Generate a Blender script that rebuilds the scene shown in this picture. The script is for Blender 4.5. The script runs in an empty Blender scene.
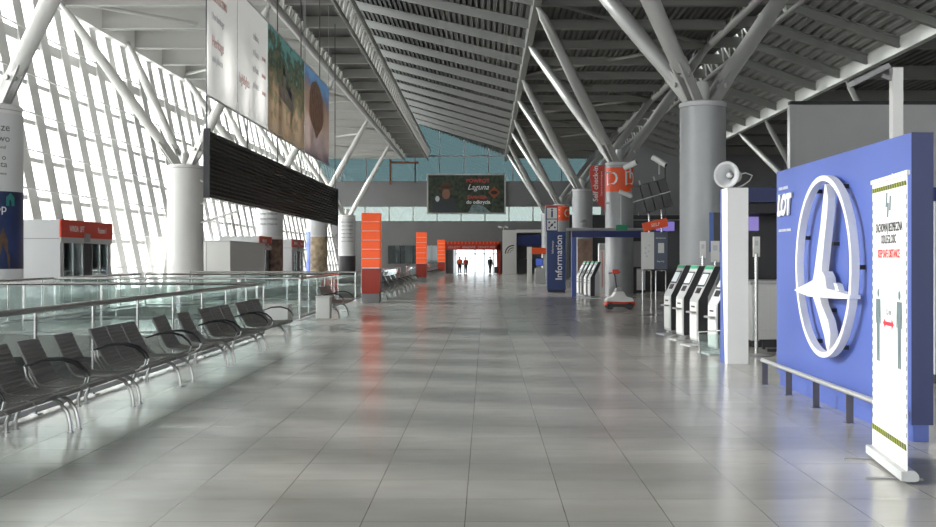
import bpy, math, random
from mathutils import Vector, Matrix
random.seed(7)
S = bpy.context.scene
C = S.collection
PI = math.pi
cos, sin = math.cos, math.sin

# ------------------------------------------------------------------ materials
MATS = {}
def mat(name, col, rough=0.5, metal=0.0, spec=0.5, noise=0.0, nscale=4.0, bump=0.0, emit=None, es=0.0, stretch=None):
    if name in MATS: return MATS[name]
    m = bpy.data.materials.new(name); m.use_nodes = True
    nt = m.node_tree; b = nt.nodes['Principled BSDF']
    b.inputs['Base Color'].default_value = (*col, 1)
    b.inputs['Roughness'].default_value = rough
    b.inputs['Metallic'].default_value = metal
    b.inputs['Specular IOR Level'].default_value = spec
    if emit:
        b.inputs['Emission Color'].default_value = (*emit, 1); b.inputs['Emission Strength'].default_value = es
    if noise > 0 or bump > 0:
        tc = nt.nodes.new('ShaderNodeTexCoord'); n = nt.nodes.new('ShaderNodeTexNoise')
        n.inputs['Scale'].default_value = nscale; n.inputs['Detail'].default_value = 5
        if stretch:
            mp = nt.nodes.new('ShaderNodeMapping'); mp.inputs['Scale'].default_value = stretch
            nt.links.new(tc.outputs['Object'], mp.inputs['Vector']); nt.links.new(mp.outputs['Vector'], n.inputs['Vector'])
        else:
            nt.links.new(tc.outputs['Object'], n.inputs['Vector'])
        if noise > 0:
            r = nt.nodes.new('ShaderNodeMapRange')
            r.inputs['From Min'].default_value = .3; r.inputs['From Max'].default_value = .7
            r.inputs['To Min'].default_value = 1 - noise; r.inputs['To Max'].default_value = 1 + noise
            nt.links.new(n.outputs['Fac'], r.inputs['Value'])
            mx = nt.nodes.new('ShaderNodeVectorMath'); mx.operation = 'SCALE'
            mx.inputs[0].default_value = col
            nt.links.new(r.outputs['Result'], mx.inputs['Scale'])
            nt.links.new(mx.outputs['Vector'], b.inputs['Base Color'])
        if bump > 0:
            bp = nt.nodes.new('ShaderNodeBump'); bp.inputs['Strength'].default_value = bump
            nt.links.new(n.outputs['Fac'], bp.inputs['Height']); nt.links.new(bp.outputs['Normal'], b.inputs['Normal'])
    MATS[name] = m
    return m

def glass(name, tint, refl=0.5, base=0.03, haze=0.0):
    """thin sheet: tinted see-through, Fresnel reflection, a little dust"""
    m = bpy.data.materials.new(name); m.use_nodes = True
    nt = m.node_tree; nt.nodes.clear()
    out = nt.nodes.new('ShaderNodeOutputMaterial')
    tr = nt.nodes.new('ShaderNodeBsdfTransparent'); tr.inputs['Color'].default_value = (*tint, 1)
    gl = nt.nodes.new('ShaderNodeBsdfGlossy'); gl.inputs['Roughness'].default_value = .03
    gl.inputs['Color'].default_value = (.9, .95, .95, 1)
    fr = nt.nodes.new('ShaderNodeFresnel'); fr.inputs['IOR'].default_value = 1.45
    ml = nt.nodes.new('ShaderNodeMath'); ml.operation = 'MULTIPLY_ADD'
    ml.inputs[1].default_value = refl; ml.inputs[2].default_value = base
    nt.links.new(fr.outputs[0], ml.inputs[0])
    mx = nt.nodes.new('ShaderNodeMixShader')
    nt.links.new(ml.outputs[0], mx.inputs[0])
    src = tr.outputs[0]
    if haze > 0:
        df = nt.nodes.new('ShaderNodeBsdfDiffuse'); df.inputs['Color'].default_value = (.75, .85, .83, 1)
        m2 = nt.nodes.new('ShaderNodeMixShader'); m2.inputs[0].default_value = haze
        nt.links.new(tr.outputs[0], m2.inputs[1]); nt.links.new(df.outputs[0], m2.inputs[2]); src = m2.outputs[0]
    nt.links.new(src, mx.inputs[1]); nt.links.new(gl.outputs[0], mx.inputs[2])
    nt.links.new(mx.outputs[0], out.inputs[0])
    return m

M_white = mat('white_paint', (.74, .74, .72), .45)
M_fin = mat('facade_white', (.90, .90, .89), .5)
M_col = mat('column_metal_grey', (.36, .37, .38), .42, .25, noise=.04, nscale=2)
M_colw = mat('column_white', (.70, .70, .69), .5)
M_strut = mat('strut_grey', (.50, .50, .49), .38, .35)
M_strutw = mat('strut_white', (.66, .66, .64), .4)
M_beam = mat('roof_beam_grey', (.23, .23, .215), .6)
M_deck = mat('roof_deck_grey', (.10, .10, .095), .65)
M_beaml = mat('roof_beam_pale', (.55, .55, .53), .6)
M_wall = mat('wall_grey', (.20, .20, .205), .6, noise=.05, nscale=.6)
M_dark = mat('dark_grey', (.035, .035, .04), .5)
M_black = mat('black_plastic', (.012, .012, .014), .4)
M_steel = mat('brushed_steel', (.58, .58, .58), .25, 1.0)
M_bench = mat('bench_steel', (.27, .262, .255), .38, .6)
M_leg = mat('bench_leg_steel', (.34, .335, .33), .28, .9)
M_orange = mat('orange_panel', (.92, .095, .012), .4)
M_orange_glow = mat('orange_glow_panel', (.92, .095, .012), .4, emit=(1, .13, .02), es=.35)  # orange with slight emission added to keep the panels vivid
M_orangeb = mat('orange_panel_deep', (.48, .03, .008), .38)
M_red = mat('red_frieze', (.62, .04, .012), .45)
M_blue = mat('panel_blue', (.075, .12, .40), .42)
M_navy = mat('sign_navy', (.008, .035, .16), .4)
M_fascia = mat('fascia_navy', (.015, .03, .15), .45)
M_grey = mat('mid_grey', (.30, .30, .31), .5)
M_lgrey = mat('light_grey', (.52, .53, .54), .45)
M_green = mat('green_label', (.02, .36, .17), .4)
M_screen = mat('screen_glass', (.02, .02, .03), .12)
M_purple = mat('purple_screen', (.05, .04, .12), .3, emit=(.30, .22, .75), es=.55)
M_foliage = mat('poster_foliage', (.025, .04, .022), .4, noise=.9, nscale=3.0)
M_tube = mat('lamp_tube', (.9, .9, .9), .3, emit=(1, .98, .93), es=6)
M_redtxt = mat('red_ink', (.62, .06, .05), .5)
M_pinktxt = mat('pale_red_ink', (.66, .30, .28), .6)
M_greytxt = mat('grey_ink', (.06, .06, .065), .6)
M_palegrey = mat('pale_grey_ink', (.55, .57, .60), .6)
M_whitetxt = mat('white_ink', (.85, .85, .85), .5)
M_yel = mat('yellow_green_tape', (.30, .34, .03), .5)
M_fig = mat('figure_grey_ink', (.13, .18, .20), .5)

G_facade = glass('facade_glass', (.93, .96, .97), .6, .02)
G_roof = glass('rooflight_glass', (.42, .45, .46), .6, .03)
G_rail = glass('railing_glass', (.84, .92, .905), 1.0, .05, .04)
G_far = glass('far_glazing', (.013, .023, .025), .8, .04)
G_band = glass('far_band_glazing', (.06, .075, .072), .7, .04)
G_door = glass('door_glass', (.45, .5, .5), .8, .06)

def floor_mat():
    m = bpy.data.materials.new('floor_tiles'); m.use_nodes = True
    nt = m.node_tree; b = nt.nodes['Principled BSDF']
    geo = nt.nodes.new('ShaderNodeNewGeometry')
    mp = nt.nodes.new('ShaderNodeMapping'); mp.inputs['Location'].default_value = (.128, -7.27, 0)
    nt.links.new(geo.outputs['Position'], mp.inputs['Vector'])
    br = nt.nodes.new('ShaderNodeTexBrick'); br.offset = 0; br.squash = 1
    br.inputs['Scale'].default_value = 1; br.inputs['Brick Width'].default_value = .6237
    br.inputs['Row Height'].default_value = .6237; br.inputs['Mortar Size'].default_value = .003
    br.inputs['Mortar Smooth'].default_value = .2; br.inputs['Bias'].default_value = 0
    br.inputs['Color1'].default_value = (.40, .39, .37, 1); br.inputs['Color2'].default_value = (.445, .435, .41, 1)
    br.inputs['Mortar'].default_value = (.15, .147, .14, 1)
    nt.links.new(mp.outputs['Vector'], br.inputs['Vector'])
    n = nt.nodes.new('ShaderNodeTexNoise'); n.inputs['Scale'].default_value = 1.6; n.inputs['Detail'].default_value = 6
    mp2 = nt.nodes.new('ShaderNodeMapping'); mp2.inputs['Scale'].default_value = (1, 2.2, 1)
    nt.links.new(geo.outputs['Position'], mp2.inputs['Vector']); nt.links.new(mp2.outputs['Vector'], n.inputs['Vector'])
    r = nt.nodes.new('ShaderNodeMapRange'); r.inputs['From Min'].default_value = .3; r.inputs['From Max'].default_value = .7
    r.inputs['To Min'].default_value = .93; r.inputs['To Max'].default_value = 1.06
    nt.links.new(n.outputs['Fac'], r.inputs['Value'])
    sc = nt.nodes.new('ShaderNodeVectorMath'); sc.operation = 'SCALE'
    nt.links.new(br.outputs['Color'], sc.inputs[0]); nt.links.new(r.outputs['Result'], sc.inputs['Scale'])
    nt.links.new(sc.outputs['Vector'], b.inputs['Base Color'])
    r2 = nt.nodes.new('ShaderNodeMapRange'); r2.inputs['From Min'].default_value = .3; r2.inputs['From Max'].default_value = .7
    r2.inputs['To Min'].default_value = .185; r2.inputs['To Max'].default_value = .205
    nt.links.new(n.outputs['Fac'], r2.inputs['Value']); nt.links.new(r2.outputs['Result'], b.inputs['Roughness'])
    b.inputs['Specular IOR Level'].default_value = .65
    return m
M_floor = floor_mat()

def banner_photo(name, stops, nscale, seed, zlo, zhi, amt=.35):
    """printed picture: colours by height on the print, broken up by noise"""
    m = bpy.data.materials.new(name); m.use_nodes = True
    nt = m.node_tree; b = nt.nodes['Principled BSDF']; b.inputs['Roughness'].default_value = .6
    tc = nt.nodes.new('ShaderNodeTexCoord')
    sp = nt.nodes.new('ShaderNodeSeparateXYZ'); nt.links.new(tc.outputs['Object'], sp.inputs[0])
    mr = nt.nodes.new('ShaderNodeMapRange'); mr.inputs['From Min'].default_value = zlo; mr.inputs['From Max'].default_value = zhi
    nt.links.new(sp.outputs['Z'], mr.inputs['Value'])
    n = nt.nodes.new('ShaderNodeTexNoise'); n.inputs['Scale'].default_value = nscale; n.inputs['Detail'].default_value = 7
    mp = nt.nodes.new('ShaderNodeMapping'); mp.inputs['Location'].default_value = (seed, seed, 0); mp.inputs['Scale'].default_value = (1, .6, 1)
    nt.links.new(tc.outputs['Object'], mp.inputs['Vector']); nt.links.new(mp.outputs['Vector'], n.inputs['Vector'])
    a = nt.nodes.new('ShaderNodeMath'); a.operation = 'MULTIPLY_ADD'; a.inputs[1].default_value = amt * 2; a.inputs[2].default_value = -amt
    nt.links.new(n.outputs['Fac'], a.inputs[0])
    ad = nt.nodes.new('ShaderNodeMath'); ad.operation = 'ADD'
    nt.links.new(a.outputs[0], ad.inputs[0]); nt.links.new(mr.outputs[0], ad.inputs[1])
    cr = nt.nodes.new('ShaderNodeValToRGB')
    el = cr.color_ramp.elements
    el[0].position = stops[0][0]; el[0].color = (*stops[0][1], 1)
    el[1].position = stops[-1][0]; el[1].color = (*stops[-1][1], 1)
    for p, c in stops[1:-1]:
        e = el.new(p); e.color = (*c, 1)
    nt.links.new(ad.outputs[0], cr.inputs[0]); nt.links.new(cr.outputs[0], b.inputs['Base Color'])
    return m

# ------------------------------------------------------------------ mesh helpers
class MB:
    def __init__(s): s.v = []; s.f = []; s.mi = []; s.cm = 0
    def add(s, vs, fs):
        o = len(s.v); s.v += [tuple(v) for v in vs]
        for f in fs: s.f.append(tuple(i + o for i in f)); s.mi.append(s.cm)
        return s
    def box(s, x0, y0, z0, x1, y1, z1):
        return s.add([(x0,y0,z0),(x1,y0,z0),(x1,y1,z0),(x0,y1,z0),(x0,y0,z1),(x1,y0,z1),(x1,y1,z1),(x0,y1,z1)],
                     [(0,3,2,1),(4,5,6,7),(0,1,5,4),(1,2,6,5),(2,3,7,6),(3,0,4,7)])
    def cbox(s, cx, cy, cz, sx, sy, sz): return s.box(cx-sx/2, cy-sy/2, cz-sz/2, cx+sx/2, cy+sy/2, cz+sz/2)
    def bar(s, a, b, w, h, up=(0,0,1)):
        a = Vector(a); b = Vector(b); d = (b-a).normalized(); u = Vector(up)
        r = d.cross(u)
        if r.length < 1e-4: r = d.cross(Vector((1,0,0)))
        r.normalize(); u = r.cross(d).normalized(); vs = []
        for p in (a, b):
            for sx, sy in ((-1,-1),(1,-1),(1,1),(-1,1)): vs.append(p + r*(sx*w/2) + u*(sy*h/2))
        return s.add(vs, [(0,1,2,3),(7,6,5,4),(0,4,5,1),(1,5,6,2),(2,6,7,3),(3,7,4,0)])
    def tube(s, pts, r, n=10, caps=True):
        pts = [Vector(p) for p in pts]; rs = r if isinstance(r, (list, tuple)) else [r]*len(pts)
        o = len(s.v); prev = None
        for i, p in enumerate(pts):
            if i == 0: d = pts[1]-p
            elif i == len(pts)-1: d = p-pts[i-1]
            else: d = (pts[i+1]-p).normalized() + (p-pts[i-1]).normalized()
            d.normalize()
            if prev is None:
                a = d.cross(Vector((0,0,1)))
                if a.length < 1e-3: a = d.cross(Vector((1,0,0)))
                a.normalize()
            else:
                a = prev - d*prev.dot(d); a.normalize()
            prev = a; b = d.cross(a)
            for k in range(n):
                t = 2*PI*k/n; s.v.append(tuple(p + a*(cos(t)*rs[i]) + b*(sin(t)*rs[i])))
        for i in range(len(pts)-1):
            for k in range(n):
                s.f.append((o+i*n+k, o+i*n+(k+1)%n, o+(i+1)*n+(k+1)%n, o+(i+1)*n+k)); s.mi.append(s.cm)
        if caps:
            s.f.append(tuple(o+k for k in range(n))[::-1]); s.mi.append(s.cm)
            s.f.append(tuple(o+(len(pts)-1)*n+k for k in range(n))); s.mi.append(s.cm)
        return s
    def lathe(s, cx, cy, prof, n=32, caps=True):
        o = len(s.v)
        for (r, z) in prof:
            for k in range(n):
                t = 2*PI*k/n; s.v.append((cx+r*cos(t), cy+r*sin(t), z))
        for i in range(len(prof)-1):
            for k in range(n):
                s.f.append((o+i*n+k, o+i*n+(k+1)%n, o+(i+1)*n+(k+1)%n, o+(i+1)*n+k)); s.mi.append(s.cm)
        if caps:
            s.f.append(tuple(o+k for k in range(n))[::-1]); s.mi.append(s.cm)
            s.f.append(tuple(o+(len(prof)-1)*n+k for k in range(n))); s.mi.append(s.cm)
        return s
    def prism(s, poly, fn, d0, d1):
        """poly of 2D points, fn(u,v,d)->3D"""
        n = len(poly)
        vs = [fn(u, v, d0) for u, v in poly] + [fn(u, v, d1) for u, v in poly]
        fs = [tuple(range(n))[::-1], tuple(range(n, 2*n))] + [(i, (i+1) % n, n+(i+1) % n, n+i) for i in range(n)]
        return s.add(vs, fs)
    def build(s, name, m, parent=None, loc=(0,0,0), smooth=False, bevel=0):
        me = bpy.data.meshes.new(name); me.from_pydata(s.v, [], s.f)
        ms = m if isinstance(m, (list, tuple)) else [m]
        for q in ms: me.materials.append(q)
        me.polygons.foreach_set('material_index', s.mi)
        me.validate(); me.update()
        import bmesh as _b
        bm = _b.new(); bm.from_mesh(me); _b.ops.recalc_face_normals(bm, faces=bm.faces); bm.to_mesh(me); bm.free()
        if smooth:
            me.polygons.foreach_set('use_smooth', [True]*len(me.polygons))
            try: me.set_sharp_from_angle(angle=R(35))
            except Exception: pass
        o = bpy.data.objects.new(name, me); C.objects.link(o); o.parent = parent; o.location = loc
        if bevel:
            b = o.modifiers.new('bevel', 'BEVEL'); b.width = bevel; b.segments = 2; b.limit_method = 'ANGLE'
        return o
def R(a): return math.radians(a)
def box(name, m, parent, *a, bevel=0): return MB().box(*a).build(name, m, parent, bevel=bevel)
def tag(o, label=None, cat=None, group=None, kind=None):
    if label: o['label'] = label
    if cat: o['category'] = cat
    if group: o['group'] = group
    if kind: o['kind'] = kind
    return o
def thing(name, label, cat, loc=(0,0,0), rz=0, group=None):
    o = bpy.data.objects.new(name, None); C.objects.link(o); o.location = loc; o.rotation_euler = (0,0,rz)
    o.empty_display_size = .1
    return tag(o, label, cat, group)
def struct(o): o['kind'] = 'structure'; return o
def copy_tree(o, parent=None):
    c = o.copy(); C.objects.link(c); c.parent = parent
    for ch in [x for x in bpy.data.objects if x.parent == o]: copy_tree(ch, c)
    return c

def text(name, body, m, parent, size, fn, depth=.004, align='CENTER', shear=0, sx=1.0, bold=0):
    """lettering as a mesh; fn(u, v, d) places it"""
    cu = bpy.data.curves.new(name, 'FONT'); cu.body = body; cu.size = size; cu.align_x = align; cu.align_y = 'CENTER'
    cu.extrude = depth/2; cu.shear = shear; cu.offset = bold; cu.resolution_u = 3
    ob = bpy.data.objects.new(name, cu); C.objects.link(ob)
    bpy.context.view_layer.update()
    dg = bpy.context.evaluated_depsgraph_get()
    me = bpy.data.meshes.new_from_object(ob.evaluated_get(dg))
    bpy.data.objects.remove(ob)
    for v in me.vertices: v.co = Vector(fn(v.co.x*sx, v.co.y, v.co.z+depth/2))
    me.materials.clear(); me.materials.append(m); me.name = name
    o = bpy.data.objects.new(name, me); C.objects.link(o); o.parent = parent
    return o
def on_cyl(Rr, a0, z0):     # a0 measured from facing the camera (-Y), positive to +X
    def fn(u, v, d):
        t = a0 + u/Rr; r = Rr + d
        return (r*sin(t), -r*cos(t), z0+v)
    return fn
def facing(x0, y0, z0):      # plane facing the camera (-Y)
    return lambda u, v, d: (x0+u, y0-d, z0+v)

# ------------------------------------------------------------------ setting
Y0, YF = -22.0, 114.0
FX = -15.0
holes = [(-11.3, -4.65, -18, 22.75), (-11.3, -4.9, 28.4, 36.0), (-11.3, -5.0, 41.5, 63.5), (-11.3, -5.0, 68, 98)]
mb = MB()
ys = [Y0]
for h in holes:
    mb.box(FX-.4, ys[-1], -.45, 31, h[2], 0)
    mb.box(FX-.4, h[2], -.45, h[0], h[3], 0); mb.box(h[1], h[2], -.45, 31, h[3], 0)
    ys.append(h[3])
mb.box(FX-.4, ys[-1], -.45, 31, YF+14, 0)
struct(mb.build('floor', M_floor))
struct(box('floor_lower_level', mat('lower_floor', (.16,.165,.165), .35), None, FX-.4, Y0, -5.2, 6, YF, -5.0))
struct(box('ground', mat('apron_concrete', (.5,.5,.48), .8), None, -400, -300, -5.6, FX-.5, 500, -5.3))
struct(box('wall_lower', M_white, None, 6, Y0, -5.0, 6.3, YF, -.46))
struct(box('wall_lower_left', mat('lower_wall', (.5,.52,.54), .5, noise=.25, nscale=2, stretch=(1,.15,3)), None, FX-.6, Y0, -5.0, FX-.4, YF, -.02))
struct(box('wall_lower_end', M_wall, None, FX-.4, YF, -5.0, 6, YF+.3, -.46))
struct(box('wall_right', M_wall, None, 31, Y0, 0, 31.4, YF, 17))
struct(box('wall_back', M_wall, None, -20, Y0-.4, -5, 31.4, Y0, .4))
struct(box('trim_2', M_wall, None, -20, Y0-.4, 9.0, 31.4, Y0, 17))
_wb = MB()
for _k in range(21): _wb.box(-20+_k*2.5, Y0-.3, .4, -19.85+_k*2.5, Y0, 9.0)
_wb = struct(_wb.build('window_fill', M_white))  # unseen glazed end wall, added to fill the camera-facing sides with light
MB().add([(-20,Y0-.2,.4),(31,Y0-.2,.4),(31,Y0-.2,9),(-20,Y0-.2,9)], [(0,1,2,3)]).build('glazing', glass('fill_glass', (.6,.62,.63), .6, .02), _wb)

# ceiling: saw-tooth roof
ZB = 11.8
def corrugated(x0, z0, x1, z1, y0, y1, per=.28, h=.13):
    m = MB(); n = int((x1-x0)/per); vs = []; k = 0
    dx = (x1-x0); dz = (z1-z0)
    pts = []
    for i in range(n+1):
        for fx, hz in ((0,0),(.5,0),(.6,h),(.9,h)):
            t = min(1, (i+fx)/n); pts.append((x0+dx*t, z0+dz*t+hz))
            if t >= 1: break
    for (x, z) in pts: vs += [(x, y0, z), (x, y1, z)]
    m.add(vs, [(2*i, 2*i+1, 2*i+3, 2*i+2) for i in range(len(pts)-1)])
    return m
def ibeam(a, b, depth, flange, web=.1, up=.0):
    """a,b: bottom flange ends"""
    m = MB()
    a = Vector(a); b = Vector(b)
    m.bar(a+Vector((0,0,.03)), b+Vector((0,0,.03)), flange, .06)
    m.bar(a+Vector((0,0,depth/2)), b+Vector((0,0,depth/2)), web, depth)
    m.bar(a+Vector((0,0,depth-.03)), b+Vector((0,0,depth-.03)), flange, .06)
    return m
def strip(name, x0, z0, x1, z1, dep, sk, matb, matd, flat, ystep=4.525):
    root = bpy.data.objects.new(name, None); C.objects.link(root); struct(root)
    if flat and x0 < -10:
        MB().add([(x0,Y0,z0+dep),(x1,Y0,z1+dep),(x1,YF,z1+dep),(x0,YF,z0+dep)], [(0,1,2,3)]).build('roof_deck', matb, root)
    else:
        corrugated(x0, z0+dep, x1, z1+dep, Y0, YF, *((.5, .24) if x0 > 11 else (.28, .13))).build('roof_deck', matd, root)
    # closed upper skin so no daylight leaks through the deck
    MB().box(min(x0,x1), Y0, 0, max(x0,x1), YF, .12).build('roof_skin', matd, root)
    sk_o = root.children[-1] if False else None
    y = -19.0
    while y < YF-.5:
        ya = y + sk; yb = y
        if ya < YF-.3:
            rb = ibeam((x0, ya, z0), (x1, yb, z1), dep, .34).build('roof_beam', matb, root)
            if z0 > z1:
                a_ = Vector((x0, ya, z0)); d_ = (Vector((x1, yb, z1))-a_).normalized()
                h_ = MB(); p_ = [a_, a_+d_*1.1, a_+Vector((0,0,-.55))+d_*.12, a_+Vector((0,0,-.55))]
                w_ = Vector((0, .16, 0)); h_.add([q-w_ for q in p_]+[q+w_ for q in p_], [(0,1,2,3),(7,6,5,4),(0,4,5,1),(1,5,6,2),(2,6,7,3),(3,7,4,0)])
                h_.build('haunch', M_beaml, rb)
        y += ystep
    return root
def fix_skin(root, x0, z0, x1, z1, dep):
    for o in bpy.data.objects:
        if o.parent == root and o.name.startswith('roof_skin'):
            me = o.data
            for v in me.vertices:
                t = (v.co.x-x0)/(x1-x0)
                v.co.z = z0+(z1-z0)*t + dep + .2 + (.12 if v.co.z > .05 else 0)
secs = [('ceiling_left_bay', -17.36, ZB, -8.57, ZB, 1.0, 0, M_beaml, M_beaml, True, 4.525),
        ('ceiling_centre_slope', -7.6, 15.25, 2.04, ZB, .42, 6, mat('roof_beam_mid', (.17,.17,.16), .6), M_deck, False, 4.525),
        ('ceiling_centre_flat', 2.1, ZB, 10.7, ZB, .42, 0, M_beam, M_deck, True, 4.525),
        ('ceiling_right_slope', 11.3, 15.0, 20.3, ZB, .50, 0.5, M_beam, mat('roof_deck_lit', (.27,.27,.26), .6), False, 4.525),  # deck colour raised to stand for the light on these ribs
        ('ceiling_right_flat', 20.4, ZB, 31.2, ZB, .75, 0, M_beam, M_deck, True, 9.05)]
for a in secs:
    r = strip(*a); fix_skin(r, a[1], a[2], a[3], a[4], a[5])
# diagonal braces under the pale left bay and the centre flat bay
for (nm, xa, xb, st, m_, r_) in (('ceiling_left_bracing', -17.2, -8.6, 9.05, M_beaml, .09), ('ceiling_centre_bracing', 2.2, 10.6, 9.05, M_beam, .09)):
    root = bpy.data.objects.new(nm, None); C.objects.link(root); struct(root)
    y = -19.0; k = 0
    while y+st < YF:
        MB().tube([(xa, y if k % 2 else y+st, ZB+.25), (xb, y+st if k % 2 else y, ZB+.25)], r_, 8).build('brace', m_, root)
        y += st; k += 1
# edge girders and gutter strips with trusses
def truss(name, x, z, x2, z2, m1, m2, step, rc, rz_):
    root = bpy.data.objects.new(name, None); C.objects.link(root); struct(root)
    MB().tube([(x, Y0+.1, z), (x, YF-.1, z)], rc, 10).build('bottom_chord', m1, root, smooth=True)
    MB().tube([(x2, Y0+.1, z2), (x2, YF-.1, z2)], rc*.7, 8).build('top_chord', m1, root, smooth=True)
    m = MB(); y = -8.0; k = 0
    while y+step < YF:
        a = (x, y, z); b = (x2, y+step/2, z2); c = (x, y+step, z)
        m.tube([a, b], rz_, 6, False); m.tube([b, c], rz_, 6, False); y += step
    m.build('lacing', m2, root)
    return root
def clerestory(tag_, x0, x1, xh, zh):
    """gutter strip beside the low roof edge, sloping rooflight from it up to the high edge xh, zh"""
    root = bpy.data.objects.new('ceiling_gutter_'+tag_, None); C.objects.link(root); struct(root)
    box('gutter_soffit', M_deck, root, x0, Y0, ZB+.62, x1-.5, YF, ZB+.8)
    y = -10.0
    while y < YF-.6:
        box('cross_member', M_beam, root, x0+.25, y, ZB+.1, x1, y+.3, ZB+.58); y += 4.525
    zb = ZB+1.3
    m = MB(); y = -10.0
    while y < YF-.3:
        m.bar((x0, y, zb), (xh, y, zh), .1, .1); y += 2.26
    m.build('glazing_bars', M_white, root)
    box('kerb', M_beam, root, x0-.15, Y0, ZB+.8, x0+.05, YF, zb)
    MB().add([(x0,Y0,zb),(x0,YF,zb),(xh,YF,zh),(xh,Y0,zh)], [(0,1,2,3)]).build('glazing', G_roof, root)
clerestory('left', -8.4, -6.1, -7.62, 15.9)
clerestory('right', 10.8, 12.6, 11.28, 15.65)
truss('ceiling_edge_truss_left', -8.55, ZB+.02, -8.25, ZB+1.0, M_strut, M_strutw, 1.5, .17, .05)
truss('ceiling_high_truss_left', -6.05, ZB+.02, -5.8, ZB+1.0, M_beam, M_fin, 1.13, .09, .05)
struct(MB().box(-6.5, Y0, ZB+.75, -5.75, YF, ZB+1.1).build('ceiling_light_shelf', M_beaml))
truss('ceiling_edge_truss_right', 10.75, ZB+.02, 10.95, ZB+1.0, M_strut, M_strut, 2.26, .17, .05)
truss('ceiling_high_truss_right', 12.6, ZB+.05, 12.3, ZB+1.1, M_strut, M_strutw, 1.5, .09, .045)
struct(MB().box(1.9, Y0, ZB-.12, 2.2, YF, ZB+.8).build('ceiling_edge_girder', M_beam))
struct(MB().box(20.15, Y0, ZB-.15, 20.5, YF, ZB+.85).build('ceiling_right_girder', M_beaml))
# gable infill above glazing seen at the far end is glass; ends of the roof closed behind the camera by wall_back

# left facade: leaning glass wall with deep white fins
def fxz(z): return -(16.0 + .2*(z-5))
root = bpy.data.objects.new('window_1', None); C.objects.link(root); struct(root)
z0, z1 = -.02, 11.78
MB().add([(fxz(z0)-.3,Y0,z0),(fxz(z0)-.3,YF,z0),(fxz(z1)-.3,YF,z1),(fxz(z1)-.3,Y0,z1)], [(0,1,2,3)]).build('glazing', G_facade, root)
nf = 0; y = -18.3
fin = None
while y < YF-.3:
    if fin is None:
        m = MB(); m.bar((fxz(z0)-.16, 0, z0), (fxz(z1)-.16, 0, z1), .80, .20, up=(1,0,0))
        fin = m.build('fin', M_fin, root, loc=(0, y, 0)); f = fin
    else:
        f = fin.copy(); C.objects.link(f); f.location = (0, y, 0)
    y += 2.02; nf += 1
for zz, th in ((.9,.15),(2.3,.15),(3.7,.15),(5.1,.15),(6.5,.15),(8.0,.15),(9.75,.4)):
    m = MB(); xx = fxz(zz)
    m.box(xx-.33, Y0, zz-th/2, xx-.12, YF, zz+th/2)
    m.build('transom', M_fin, root)
    m = MB(); yy = -18.3
    m.tube([(xx+.02, Y0, zz+.3), (xx+.02, YF, zz+.3)], .03, 6)
    while yy < YF-2:
        yy += 2.02
    m.build('bracing_rod', M_fin, root)
box('sill', M_white, root, FX-.5, Y0, .0, FX-.2, YF, .3)
struct(MB().box(fxz(ZB)-.5, Y0, ZB-.1, fxz(ZB)+.25, YF, ZB+1.3).build('trim_1', M_fin))

# far wall
WX0, WX1 = -17.6, 31
DX0, DX1 = -3.4, 1.15
m = MB()
m.box(WX0, YF, 0, -10.2, YF+.5, 5.45); m.box(-10.2, YF, 0, -5.0, YF+.5, 1.0); m.box(-10.2, YF, 2.9, -5.0, YF+.5, 5.45)
m.box(-5.0, YF, 0, DX0, YF+.5, 5.45); m.box(DX0, YF, 2.65, DX1, YF+.5, 5.45); m.box(DX1, YF, 0, WX1, YF+.5, 5.45)
m.box(WX0, YF, 6.95, WX1, YF+.5, 9.6)
m.box(12, YF, 9.6, WX1, YF+.5, 17); m.box(12, YF, 5.4, WX1, YF+.5, 7)
struct(m.build('wall_far', M_wall))
def window(nm, x0, x1, za, zb, step, glassm, barm, tr=None):
    root = bpy.data.objects.new(nm, None); C.objects.link(root); struct(root)
    MB().add([(x0,YF+.3,za),(x1,YF+.3,za),(x1,YF+.3,zb),(x0,YF+.3,zb)], [(0,1,2,3)]).build('glazing', glassm, root)
    m = MB(); x = x0
    while x < x1:
        m.box(x-.06, YF+.15, za, x+.06, YF+.28, zb); x += step
    if tr: m.box(x0, YF+.14, tr-.08, x1, YF+.29, tr+.08)
    m.build('window_frame', barm, root)
window('window_2', WX0, 12, 5.45, 6.95, 2.5, G_band, M_lgrey)
window('window_3', -17.6, 12, 9.6, 17.5, 2.55, G_far, M_grey, 12.25)
window('window_4', -10.2, -5.0, 1.0, 2.9, 1.3, glass('dark_pane', (.004,.005,.005), .8, .02), M_black)
# corridor beyond the portal
root = bpy.data.objects.new('door_1', None); C.objects.link(root); struct(root)
m = MB()
for x in (-3.3, -1.2, -.2, .85): m.box(x-.06, YF+6, 0, x+.06, YF+6.1, 2.8)
m.box(-3.4, YF+6, 2.0, 1.2, YF+6.1, 2.1); m.build('door_frame', M_grey, root)
MB().add([(-3.4,YF+6.05,0),(1.2,YF+6.05,0),(1.2,YF+6.05,2.8),(-3.4,YF+6.05,2.8)], [(0,1,2,3)]).build('glazing', glass('exit_glass', (.24,.27,.29), .3, .02), root)
m = MB(); m.box(-3.6, YF+.5, 0, -3.4, YF+6.1, 2.8); m.box(1.2, YF+.5, 0, 1.4, YF+6.1, 2.8); m.box(-3.6, YF+.5, 2.8, 1.4, YF+6.1, 3.0)
struct(m.build('wall_corridor', M_white))

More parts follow.
